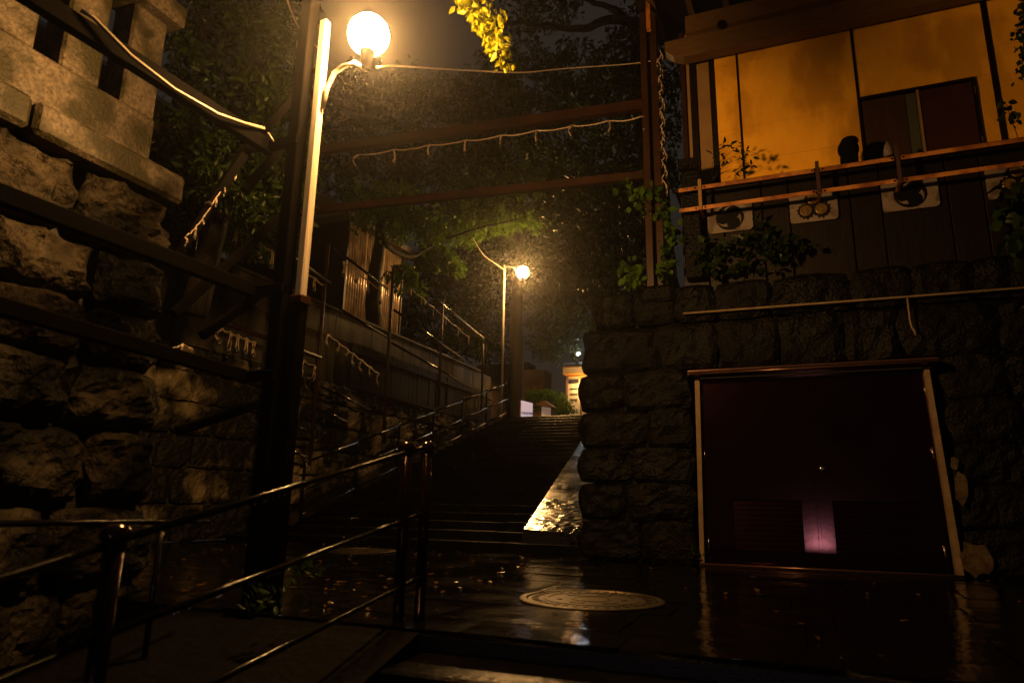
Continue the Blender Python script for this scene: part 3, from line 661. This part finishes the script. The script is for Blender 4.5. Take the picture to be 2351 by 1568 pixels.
# ------------------------------------------------------------------ brown gate over the stairs
gt = thing('gate_frame', (-4, 7.62, 2.99), 'brown steel gate frame of two beams spanning above the foot of the stairs', 'gate')
for x in (-1.305, -6.75):
    z0 = 3.04 if x > -3 else 0
    MB().box((x - .062, 7.62, (z0 + 7.2) / 2), (.082, .16, 7.2 - z0), None, .004).build('column', M['rustbrown'], gt)
    MB().box((x + .062, 7.62, (z0 + 7.2) / 2), (.082, .16, 7.2 - z0), None, .004).build('column', M['rustbrown'], gt)
    MB().box((x, 7.66, (z0 + 7.2) / 2), (.05, .05, 7.2 - z0)).build('web', M['steel'], gt)
MB().bar((-6.7, 7.62, 4.78), (-1.41, 7.62, 4.47), .08, .10).build('beam', M['rustbrown'], gt)
MB().bar((-6.7, 7.62, 5.76), (-1.41, 7.62, 5.42), .09, .13).build('beam', M['rustbrown'], gt)
m = MB(); rock(m, (-1.29, 7.46, 2.93), .40, .20, .3, (0, -1, 0), .02, 3.3, 8, 5, .03, 6); m.build('footing_stone', M['facade_stone'], gt)
string_lights('dead string lights hanging in loops under the upper gate beam', [at_y(1478 - 82 * i, 268 + 11.0 * i, 7.55) for i in range(9)], .17, .008)
string_lights('tangled bundle of dead string lights running down the brown gate column', [Vector((-1.165 + .03 * math.sin(i * 2.1), 7.55 + .02 * math.cos(i * 1.3), 6.1 - i * .075)) for i in range(26)], .09, .006)

# ------------------------------------------------------------------ foreground handrail and the far one
hr = thing('handrail', (-1.93, 2.5, -.3), 'dark red handrail with ball-topped posts going down the near steps at lower left', 'handrail')
def railpost(y, ztop, zb, x=-1.93):
    p = MB().tube([(x, y, zb), (x, y, ztop - .03)], .030, 14).build('post', M['rail'], hr, True)
    b = MB(); b.lathe((x, y, ztop - .035), [(.032, -.03), (.036, -.02), (.036, 0), (.046, .005), (.048, .018), (.040, .038), (.02, .05), (.003, .053)], 16); b.build('ball_cap', M['ball'], p, True)
railpost(3.47, .915, 0); railpost(3.25, .895, -.02); railpost(1.555, .50, -.45); railpost(-.3, .08, -.95)
for (ya, za, yb_, zb_, rr) in ((3.44, .895, 1.58, .468, .0135), (1.52, .45, -.3, .03, .0135), (2.95, .44, 1.56, .195, .0125), (3.46, .53, 2.95, .44, .0125), (1.54, .19, -.3, -.22, .0125), (3.46, .19, 1.56, -.105, .0125), (1.54, -.11, -.3, -.5, .0125)):
    MB().tube([(-1.93, ya, za), (-1.93, yb_, zb_)], rr, 12).build('rail', M['railtop'], hr, True)
fh = thing('handrail', (-6.9, 13, 1.9), 'far double-rail handrail climbing the left side of the long stairs', 'handrail')
for i in range(7):
    y = 8.62 + 1.335 * i; zb = max(0, (y - 8) * SL); zt = 1.55 + (y - 9.95) * .318
    p = MB().tube([(-6.9, y, zb), (-6.9, y, zt + .02)], .024, 8).build('post', M['rail'], fh, True)
    MB().sphere((-6.9, y, zt + .03), .034, 10, 7).build('ball_cap', M['ball'], p, True)
    if i < 6:
        for dz in (0, -.42, -.78): MB().tube([(-6.9, y, zt + dz), (-6.9, y + 1.335, zt + 1.335 * .318 + dz)], .020, 8).build('rail', M['railtop'], fh, True)
m = MB(); m.tube([(-2.92, .2, .50), (-2.92, 2.9, .47)], .014, 8); m.tube([(-2.92, .6, -.9), (-2.92, .6, .49)], .014, 8); m.tube([(-2.92, 2.6, -.2), (-2.92, 2.6, .48)], .014, 8)
solo('low_pipe_rail', m, M['railtop'], 'thin low pipe rail in front of the dark foot of the rough stone wall', 'rail', smooth=True)

# ------------------------------------------------------------------ manhole covers
def manhole(x, y, r, label):
    root = thing('manhole_cover', (x, y, .0), label, 'manhole cover', 'manhole covers in the paving')
    MB().lathe((x, y, 0), [(r, -.01), (r, .010), (r - .012, .013), (r - .045, .013), (r - .05, .004), (r - .05, -.01)], 48).build('frame', M['iron'], root)
    lid = MB().lathe((x, y, 0), [(r - .056, -.01), (r - .056, .007), (r - .07, .0085), (.001, .0085)], 48).build('lid', M['iron'], root)
    for ra, rb in ((.66, .60), (.28, .25)):
        MB().lathe((x, y, 0), [(r * ra, .007), (r * ra, .0125), (r * rb, .0125), (r * rb, .007)], 40).build('ring', M['iron'], lid)
    for k in range(6):
        a = R(60 * k + 20); c = Vector((x + r * .44 * math.cos(a), y + r * .44 * math.sin(a), .010))
        MB().box(c, (.09, .035, .006), Matrix.Rotation(a + R(90), 3, 'Z')).build('rib', M['iron'], lid)
    mb = MB()
    for k in range(36):
        a = R(10 * k); mb.box((x + r * .78 * math.cos(a), y + r * .78 * math.sin(a), .010), (.045, .022, .006), Matrix.Rotation(a, 3, 'Z'))
    s = mb.build('stud', M['iron'], lid); s['kind'] = 'stuff'
manhole(-1.24, 4.45, .46, 'large round manhole cover catching lamp light in front of the stairs')
manhole(-4.84, 7.15, .45, 'second round manhole cover in the dark at the left foot of the stairs')

# ------------------------------------------------------------------ leaves
def leaves(name, C, size, m, parent=None, droop=.5, fold=.18, aspect=.5, sj=.4):
    C = np.asarray(C, float); n = len(C)
    d = nrg.normal(size=(n, 3)); d[:, 2] -= droop * 1.6; d /= np.linalg.norm(d, axis=1)[:, None]
    q = nrg.normal(size=(n, 3)); q[:, 2] += .6; s = np.cross(d, q); s /= np.linalg.norm(s, axis=1)[:, None]; nn = np.cross(s, d)
    L = size * (1 + sj * (nrg.random(n) * 2 - 1)); W = L * aspect
    v = np.empty((n, 6, 3))
    v[:, 0] = C; v[:, 1] = C + d * (L * .38)[:, None] + s * (W * .5)[:, None] + nn * (L * fold)[:, None]
    v[:, 2] = C + d * (L * .75)[:, None] + s * (W * .32)[:, None] + nn * (L * fold * .5)[:, None]
    v[:, 3] = C + d * L[:, None]
    v[:, 4] = C + d * (L * .75)[:, None] - s * (W * .32)[:, None] + nn * (L * fold * .5)[:, None]
    v[:, 5] = C + d * (L * .38)[:, None] - s * (W * .5)[:, None] + nn * (L * fold)[:, None]
    off = np.array(wloc(parent)) if parent else np.zeros(3)
    me = bpy.data.meshes.new(name); me.vertices.add(n * 6); me.vertices.foreach_set('co', (v - off).reshape(-1))
    idx = (np.arange(n)[:, None] * 6 + np.array([0, 1, 2, 3, 0, 3, 4, 5])[None]).reshape(-1)
    me.loops.add(n * 8); me.loops.foreach_set('vertex_index', idx.astype(np.int32))
    me.polygons.add(n * 2); me.polygons.foreach_set('loop_start', np.arange(0, n * 8, 4).astype(np.int32)); me.polygons.foreach_set('loop_total', np.full(n * 2, 4, np.int32))
    me.update(calc_edges=True); me.materials.append(m)
    o = bpy.data.objects.new(name, me); COL.objects.link(o)
    if parent: o.parent = parent
    return o
def clump(c, rad, n, twigs=14):
    """points gathered on sub-clusters inside an ellipsoid, so light and gaps show"""
    c = np.array(c); rad = np.array(rad); k = max(4, n // twigs)
    t = nrg.normal(size=(k, 3)); t /= np.linalg.norm(t, axis=1)[:, None]; t *= (nrg.random(k) ** .45)[:, None]
    cc = c + t * rad
    p = cc[nrg.integers(0, k, n)] + nrg.normal(size=(n, 3)) * (rad.mean() * .085 + .025)
    return p
def limb(mb, pts, r0, r1, n=8):
    P = [Vector(p) for p in pts]; Q = []
    for i in range(len(P) - 1):
        p0, p1, p2, p3 = P[max(i - 1, 0)], P[i], P[i + 1], P[min(i + 2, len(P) - 1)]
        for k in range(4):
            t = k / 4; Q.append(.5 * ((2 * p1) + (p2 - p0) * t + (2 * p0 - 5 * p1 + 4 * p2 - p3) * t * t + (3 * p1 - p0 - 3 * p2 + p3) * t ** 3) + Vector((rng.uniform(-1, 1), rng.uniform(-1, 1), rng.uniform(-1, 1))) * r0 * .15)
    Q.append(P[-1]); mb.tube(Q, [r0 + (r1 - r0) * i / (len(Q) - 1) for i in range(len(Q))], n)
def tree(label, base, top, r, limbs, clumps, m, size, droop=.5, twigs=14, name='tree', group='trees behind the stairs'):
    root = thing(name, base, label, 'tree', group)
    mb = MB(); b, t = Vector(base), Vector(top)
    limb(mb, [b, b.lerp(t, .35) + Vector((rng.uniform(-.1, .1), 0, 0)), b.lerp(t, .7) + Vector((rng.uniform(-.15, .15), 0, 0)), t], r, r * .45, 12); mb.build('trunk', M['bark'], root, True)
    for L in limbs:
        lb = MB(); limb(lb, L[0], L[1], L[1] * .3); lb.build('limb', M['bark'], root, True)
    pts = np.concatenate([clump(c, rad, n, twigs) for c, rad, n in clumps])
    leaves('crown', pts, size, m, root, droop)
    return root
P3 = lambda x, y, Y: tuple(at_y(x, y, Y))
# lit spreading tree behind the trellis
tb = (-8.35, 12.4, 3.85)
cl = [(P3(x, y, Y), (rx, ry, rz), n) for x, y, Y, rx, ry, rz, n in (
    (960, 520, 12.6, .75, .8, .45, 900), (1060, 520, 15.9, .75, .8, .45, 900), (1150, 500, 16.2, .7, .7, .4, 800), (1230, 500, 16.6, .5, .6, .3, 450),
    (990, 590, 16.2, .6, .6, .4, 800), (1040, 610, 16.4, .35, .5, .25, 450), (930, 640, 12.0, .35, .4, .3, 350), (870, 470, 11.6, .9, .9, .5, 800), (960, 670, 15.8, .2, .3, .22, 160), (1100, 440, 15.6, .9, .8, .4, 800), (1210, 420, 16.2, .8, .8, .4, 700))]
tree('leafy tree with lit green boughs reaching right over the stairs, trunk beside the corrugated siding', tb, P3(885, 420, 12.4), .19,
     [([P3(880, 560, 12.4), P3(940, 590, 14.0), P3(1000, 560, 14.8), P3(1080, 530, 15.2), P3(1200, 500, 15.6)], .07), ([P3(884, 500, 12.4), P3(940, 470, 14), P3(1050, 440, 15), P3(1180, 420, 15.6)], .08)], cl, M['leaf'], .13, .7)
# dark masses beyond
def mass(label, base, top, r, spots, n, rad, m='leafdark', size=.13, limbs=()):
    cl = [(P3(x, y, Y), (rad * rng.uniform(.8, 1.2), rad, rad * rng.uniform(.6, .85)), n) for x, y, Y in spots]
    return tree(label, base, top, r, list(limbs), cl, M[m], size, .4)
mass('tall dark tree behind the near lamp, filling the middle of the frame', (-11.5, 17.5, 3.8), (-11, 17.5, 12), .3,
     [(x, y, 17 + rng.uniform(-1.5, 1.5)) for x in range(740, 1130, 75) for y in range(210, 480, 62)], 420, 1.05, size=.17)
mass('tall tree whose bare limbs cross the sky at the top of the frame', (-3.6, 20, 2.75), P3(1460, 60, 18), .3,
     [(x, y, 18 + rng.uniform(-2, 2)) for x in range(1130, 1500, 72) for y in range(150, 420, 66)] + [(1180, 40, 17), (1290, 20, 18), (1480, 30, 18), (1450, 120, 18), (1540, 60, 19), (1560, 200, 19)], 430, 1.0, size=.17,
     limbs=[([P3(1490, 60, 18), P3(1400, 45, 18), P3(1340, 68, 18), P3(1280, 62, 17.6), P3(1180, 55, 17), P3(1120, 75, 17)], .16), ([P3(1480, 90, 18), P3(1420, 30, 18), P3(1370, 8, 17.6), P3(1300, -20, 17)], .14), ([P3(1470, 140, 18), P3(1400, 200, 18), P3(1300, 290, 17.6), P3(1200, 300, 17)], .13), ([P3(1480, 110, 18), P3(1520, 40, 18), P3(1530, -30, 18)], .14)])
mass('dense dark tree behind the gate column above the stone wall', (-2.2, 14.8, 2.85), (-2.3, 14.8, 8), .22,
     [(x, y, 14 + rng.uniform(-1.5, 1.5)) for x in range(1300, 1500, 55) for y in range(440, 680, 58)], 420, .72, size=.13)
mass('bushy tree behind the left granite fence with leaves lit by the lamp', (-6.2, 5.6, 2.6), (-6.0, 5.8, 6), .16,
     [(x, y, 5.4 + rng.uniform(-.7, .9)) for x in range(430, 690, 48) for y in range(20, 470, 56)], 200, .36, 'leafdark', .085)
mass('shrubby tree overhanging the concrete wall behind the crossed braces', (-9.0, 8.3, 3.85), (-8.9, 8.3, 6), .14,
     [(x, y, 8.2 + rng.uniform(-.5, .6)) for x in (430, 480, 530, 590, 640) for y in (395, 450, 500, 555)], 330, .42, 'leaf', .085)
mass('slim tree with a straight trunk beyond the top of the stairs, behind the far lamp', P3(1192, 960, 20.5)[:2] + (2.75,), P3(1185, 380, 20.5), .26,
     [(x, y, 20.5 + rng.uniform(-1, 1)) for x in (1090, 1140, 1190, 1240, 1290) for y in (420, 480, 545, 610)] + [(1270, 680, 21), (1290, 740, 21.5), (1300, 790, 22), (1100, 700, 21.5), (1090, 760, 22)], 420, 1.15, size=.17)
mass('dark tree beyond the stairs on the left of the far lamp', (-16.5, 27, 2.75), (-16, 27, 10), .3,
     [(x, y, 27 + rng.uniform(-2, 2)) for x in range(830, 1180, 60) for y in range(620, 830, 60)], 420, 1.6, size=.22)
mass('leafy tree over the porch light at the head of the stairs', (-7.2, 26.5, 2.75), (-7.4, 26.5, 8), .2,
     [(x, y, 23.2 + rng.uniform(-.8, .8)) for x, y in ((1290, 720), (1330, 745), (1290, 780), (1255, 800), (1240, 790), (1340, 700), (1250, 740))], 420, .72, size=.13)
# trailing branch by the lamp
lb = thing('leafy_branch', P3(1060, -40, 3.95), 'bright yellow-green leafy branch hanging down near the glaring lamp', 'branch')
mb = MB(); spine = [P3(1045, -60, 3.95), P3(1075, 5, 3.95), P3(1105, 50, 3.95), P3(1130, 90, 3.95), P3(1160, 135, 3.92)]
limb(mb, spine, .006, .0018, 6); limb(mb, [spine[1], P3(1120, 10, 3.92), P3(1150, 30, 3.90)], .004, .001, 5); limb(mb, [spine[2], P3(1140, 75, 3.95), P3(1162, 95, 3.95)], .003, .001, 5); mb.build('stem', M['bark'], lb, True)
pts = []
for a, b, n in ((spine[0], spine[1], 110), (spine[1], spine[2], 100), (spine[2], spine[3], 120), (spine[3], spine[4], 60), (P3(1080, 0, 3.95), P3(1155, 35, 3.90), 50), (spine[2], P3(1165, 95, 3.95), 20)):
    a, b = np.array(a), np.array(b)
    for i in range(n): pts.append(a + (b - a) * nrg.random() + nrg.normal(size=3) * np.array([.034, .10, .026]))
leaves('foliage', pts, .062, M['leafbright'], lb, 1.0, .12, .52, .35)
cz = [clump(P3(x, y, Y), (.24, .24, .18), 130, 8) for x, y, Y in ((1020, -70, 4.0), (960, -120, 3.92), (1080, -110, 4.2), (1140, -150, 4.4))]
leaves('foliage', np.concatenate(cz), .062, M['leafbright'], lb, .8)
# climbers on the right wall
def climber(label, spots, n, rad, size, m, name='climbing_plant', stems=()):
    root = thing(name, P3(*spots[0]), label, 'plant', 'climbing plants on the right')
    pts = np.concatenate([clump(P3(*s), (rad, rad * .5, rad * .8), n, 6) for s in spots]); leaves('foliage', pts, size, M[m], root, .5, .1, .8)
    for s in stems:
        mb = MB(); limb(mb, [P3(*q) for q in s], .005, .003, 5); mb.build('stem', M['bark'], root, True)
climber('climbing plant winding up the brown gate column', [(1540, 620, 7.42), (1535, 590, 7.42), (1545, 560, 7.42), (1540, 520, 7.42), (1510, 480, 7.42), (1475, 455, 7.45), (1450, 440, 7.5), (1440, 640, 7.5), (1465, 620, 7.5), (1450, 610, 7.55)], 26, .14, .085, 'leaf', stems=[[(1550, 640, 7.42), (1545, 560, 7.42), (1520, 500, 7.42), (1470, 450, 7.45)]])
climber('vine spilling over the top of the stone wall below the crest plaques', [(1600, 585, 7.42), (1640, 570, 7.40), (1690, 555, 7.40), (1735, 560, 7.40), (1780, 585, 7.40), (1820, 560, 7.42), (1700, 600, 7.40), (1640, 605, 7.4), (1750, 530, 7.4)], 30, .16, .09, 'leafdark')
climber('broad-leaved plant hanging at the right edge beside the last crest plaque', [(2345, 470, 6.9), (2320, 510, 6.9), (2350, 560, 6.9), (2300, 480, 7.0), (2330, 440, 7.0)], 16, .16, .15, 'leafdark')
climber('dark vine hanging down the right edge of the yellow wall', [(2350, y, 6.6) for y in range(-10, 175, 20)], 22, .06, .05, 'leafdark', stems=[[(2352, -20, 6.6), (2350, 100, 6.6), (2345, 180, 6.6)]])
climber('small sprig in front of the right end of the yellow wall', [(2310, 240, 7.5), (2325, 262, 7.5), (2330, 280, 7.5)], 7, .05, .07, 'leafdark', stems=[[(2345, 340, 7.5), (2328, 290, 7.5), (2310, 240, 7.5)]])
sp = thing('sapling', (-.62, 7.46, 4.19), 'small twiggy sapling casting its shadow on the yellow wall', 'plant')
mb = MB(); tips = []
for a in ((1665, 335), (1700, 350), (1705, 362), (1660, 375), (1690, 395), (1720, 385), (1650, 355), (1690, 340)):
    e = P3(a[0], a[1], 7.36); limb(mb, [(-.62, 7.46, 4.19), tuple((Vector((-.62, 7.46, 4.19)) + Vector(e)) / 2 + Vector((-.03, 0, .05))), e], .004, .0015, 5); tips.append(e)
mb.build('stem', M['bark'], sp, True)
leaves('foliage', np.concatenate([np.array(t) + nrg.normal(size=(9, 3)) * np.array([.045, .03, .02]) for t in tips]), .075, M['leafdark'], sp, .15, .08, .4)
# ground plants and litter
def ground_plant(x, y, n, label):
    root = thing('ground_plant', (x, y, 0), label, 'plant', 'weeds by the kerb')
    leaves('foliage', np.array((x, y, .05)) + np.abs(nrg.normal(size=(n, 3))) * np.array([.09, .09, .06]), .05, M['leafdark'], root, -.4, .1, .5)
ground_plant(-3.1, 3.5, 60, 'low green weed beside the foot of the steel column'); ground_plant(-1.05, 7.38, 40, 'small weed at the left foot of the red door'); ground_plant(-3.3, 4.1, 60, 'second low weed on the left under the braces'); ground_plant(-2.45, 2.7, 50, 'weed behind the near handrail post')
ms = thing('moss', (-2.5, 8.4, .2), 'dark moss and small weeds growing along the right edge of the stone ramp', 'moss')
my = nrg.uniform(8.1, 11.5, 420); leaves('foliage', np.stack([np.minimum(-2.62 + (my - 8) * .55, -2.2) - np.abs(nrg.normal(size=420)) * .07 - .02, my, .225 + (my - 8.28) * .30 + nrg.random(420) * .05], 1), .045, M['leafdark'], ms, -.3, .1, .6)
pts = np.stack([nrg.uniform(-6.6, 1.8, 620), nrg.uniform(3.15, 7.9, 620), np.full(620, .006)], 1)
lit = leaves('fallen_leaves', pts[(pts[:, 0] < -1.9) | (nrg.random(620) < .25)], .06, M['litter'], None, 0); lit['kind'] = 'stuff'
v = np.empty(len(lit.data.vertices) * 3); lit.data.vertices.foreach_get('co', v); v = v.reshape(-1, 3); v[:, 2] = .006 + np.abs(v[:, 2] - .006) * .25; lit.data.vertices.foreach_set('co', v.reshape(-1)); lit.data.update()
mb = MB()
for k in range(170):
    t = rng.random()
    if k < 60: p = Vector((-1.93, 3.44 - 1.86 * t, .895 - .427 * t - .022))
    elif k < 100: p = Vector((-1.93, 2.95 - 1.39 * t, .44 - .245 * t - .02))
    else: p = Vector((-6.9, 8.6 + 8 * t, 1.55 + (8.6 + 8 * t - 9.95) * .318 - .024))
    r_ = rng.uniform(.002, .0045) * (1.8 if k >= 100 else 1); mb.sphere(p, r_, 6, 5, (1, 1, 1.3))
o = mb.build('rain_drops', M['drop'], None, True); o['kind'] = 'stuff'

# ------------------------------------------------------------------ head of the stairs
sg = thing('sign_board', P3(1208, 955, 19.0)[:2] + (2.75,), 'white sign board with dark lettering and an added face glow at the top of the stairs', 'sign')
a, b = Vector(P3(1197, 919, 19.0)), Vector(P3(1221, 932, 19.25)); sd = (b - a); sd.z = 0; sd.normalize(); L_ = .38
c0 = Vector((a.x, a.y, 2.9)); nrm = Vector((sd.y, -sd.x, 0)); zt = a.z
pl = [c0, c0 + sd * L_, Vector((c0.x + sd.x * L_, c0.y + sd.y * L_, zt - .06)), Vector((c0.x, c0.y, zt))]
MB().prism(pl, -nrm * .05).build('face', M['signglow'], sg)
for s in (.03, L_ - .03): q = c0 + sd * s - nrm * .03; MB().bar((q.x, q.y, 2.75), (q.x, q.y, 2.95), .03, .03, (0, 1, 0)).build('leg', M['steel'], sg)
MB().bar(c0 - sd * .012 - nrm * .025, Vector((c0.x, c0.y, zt)) - sd * .012 - nrm * .025, .022, .06, (0, 1, 0)).build('edge', M['rust'], sg)
f = bpy.data.curves.new('lettering', 'FONT'); f.body = '\u795e\u793e\u793e\u52d9\u6240'; f.size = .074; f.extrude = .002; f.offset = .002; f.align_x = 'CENTER'
to = bpy.data.objects.new('lettering', f); COL.objects.link(to)
q = c0 + sd * (L_ / 2 + .005) + Vector((0, 0, (zt - 2.9) * .40)) + nrm * .003
rotm = Matrix((sd, Vector((0, 0, 1)), nrm)).transposed().to_4x4()
dg = bpy.context.evaluated_depsgraph_get(); me = bpy.data.meshes.new_from_object(to.evaluated_get(dg)); COL.objects.unlink(to); bpy.data.objects.remove(to)
me.transform(rotm); me.transform(Matrix.Translation(q - wloc(sg))); me.materials.clear(); me.materials.append(M['ink'])
lo = bpy.data.objects.new('lettering', me); COL.objects.link(lo); lo.parent = sg
nb = thing('notice_board', P3(1256, 955, 21)[:2] + (2.75,), 'small roofed notice board in a wooden frame at the top of the stairs', 'notice board')
q = Vector(P3(1254, 935, 21)); MB().box((q.x, q.y, 3.35), (.30, .03, .62), Matrix.Rotation(R(25), 3, 'Z')).build('face', M['noticeglow'], nb)
for s in (-.18, .18): MB().box((q.x + s * .9, q.y + s * .42, 3.2), (.05, .05, .95)).build('post', M['oldwood'], nb)
MB().prism([(q.x - .26, q.y - .25, 3.70), (q.x, q.y - .25, 3.82), (q.x + .30, q.y - .25, 3.62), (q.x + .30, q.y - .25, 3.58), (q.x - .26, q.y - .25, 3.66)], (0, .4, 0)).build('roof', M['oldwood'], nb)
hg = thing('hedge', P3(1270, 950, 23)[:2] + (2.75,), 'rounded green hedge lit beside the far building', 'hedge')
leaves('foliage', np.concatenate([clump(P3(x, y, 23.2), (.34, .4, .28), 300, 10) for x, y in ((1222, 908), (1240, 905), (1258, 912), (1276, 912), (1290, 922), (1298, 940), (1285, 938), (1262, 930), (1235, 930))]), .10, M['leaf'], hg, .8)
fbx = P3(1317, 900, 24)
fb = thing('far_building', (fbx[0] + .3, 24.6, 2.75), 'small pale building with an orange lit eave at the head of the stairs', 'building')
MB().box((fbx[0] + .9, 24.5, 3.98), (2.4, .9, 2.46)).build('wall', M['wallwhite'], fb)
MB().box((fbx[0] + .9, 24.35, 5.38), (2.5, 1.1, .30)).build('eave', M['orangewall'], fb)
MB().prism([(fbx[0] - .5, 23.6, 5.55), (fbx[0] + 2.4, 23.6, 5.55), (fbx[0] + 2.4, 23.6, 5.62), (fbx[0] - .5, 23.6, 5.62)], (0, 2, .4)).build('roof', M['roof'], fb)
d = MB().box((fbx[0] + .0, 24.03, 4.35), (.46, .03, 1.66), None, .005).build('door', M['wallwhite'], fb)
MB().box((fbx[0] + .0, 24.01, 4.98), (.40, .02, .16)).build('transom', M['ink'], d)
for z in (4.70, 4.50, 4.30): MB().box((fbx[0] + .0, 24.01, z), (.28, .02, .05)).build('slot', M['ink'], d)
for s in (-.27, .27): MB().box((fbx[0] + s, 24.02, 4.25), (.05, .06, 1.6)).build('frame', M['tan'], d)
q = P3(1336, 884, 23.8); pl_ = thing('porch_lamp', q, 'warm porch lamp on the far building, half hidden by the stone wall', 'lamp')
MB().sphere(q, .10, 12, 8).build('globe', M['porch'], pl_, True); MB().box((q[0], 23.93, q[2] + .1), (.05, .25, .04)).build('bracket', M['steel'], pl_)
q = P3(1328, 813, 23.0); ll = thing('led_lamp', q, 'tiny cold white lamp among the leaves above the far building', 'lamp')
MB().sphere(q, .055, 12, 8).build('globe', M['led'], ll, True); MB().box((q[0], q[1] + .35, q[2] + .05), (.04, .7, .04)).build('bracket', M['steel'], ll)
h3 = thing('house', P3(1085, 950, 25)[:2] + (2.75,), 'small house with a lit gable edge beyond the handrail at the head of the stairs', 'house')
q = P3(1085, 880, 25); MB().box((q[0], 25.6, 3.9), (2.2, 1, 2.3)).build('wall', M['tan'], h3)
MB().prism([(q[0] - .75, 24.95, 5.2), (q[0] - .7, 24.95, 5.42), (q[0] + .75, 24.95, 5.40), (q[0] + 1.2, 24.95, 4.95)], (0, 1.6, 0)).build('roof', M['oldwood'], h3)
h4 = thing('house', P3(1175, 950, 27)[:2] + (2.75,), 'grey house wall and tan side wall behind the slim tree trunk', 'house')
q = P3(1150, 880, 27); MB().box((q[0], 27.6, 4.6), (2.4, 1, 3.8)).build('wall', M['concrete'], h4)
q = P3(1228, 870, 27); MB().box((q[0], 27.4, 4.4), (.9, 1, 3.4)).build('side_wall', M['tan'], h4)
# unseen lamp behind the viewer, added for its glint in the door; form invented
bl = thing('unseen_lamp', (.56, -6.0, -.95), 'unseen pale lamp of invented bollard form, added on the street for the door glint', 'lamp')
MB().tube([(.56, -6, -.95), (.56, -6, -.53)], .055, 14).build('post', M['steel'], bl, True)
MB().sphere((.56, -6, -.41), .10, 16, 12, (1, 1, .9)).build('globe', M['unseenlens'], bl, True)

# ------------------------------------------------------------------ rain mist, also added to stand in for the glow around the lamps
hz = bpy.data.materials.new('mist'); hz.use_nodes = True; nt = hz.node_tree; nt.nodes.remove(nt.nodes['Principled BSDF'])
pv = nt.nodes.new('ShaderNodeVolumePrincipled'); pv.inputs['Color'].default_value = (.95, .93, .90, 1); pv.inputs['Density'].default_value = HAZE; pv.inputs['Anisotropy'].default_value = .93
nt.links.new(pv.outputs[0], nt.nodes['Material Output'].inputs['Volume'])
o = MB().box((-4, 20, 11.5), (70, 80, 30)).build('haze', hz); o['kind'] = 'stuff'
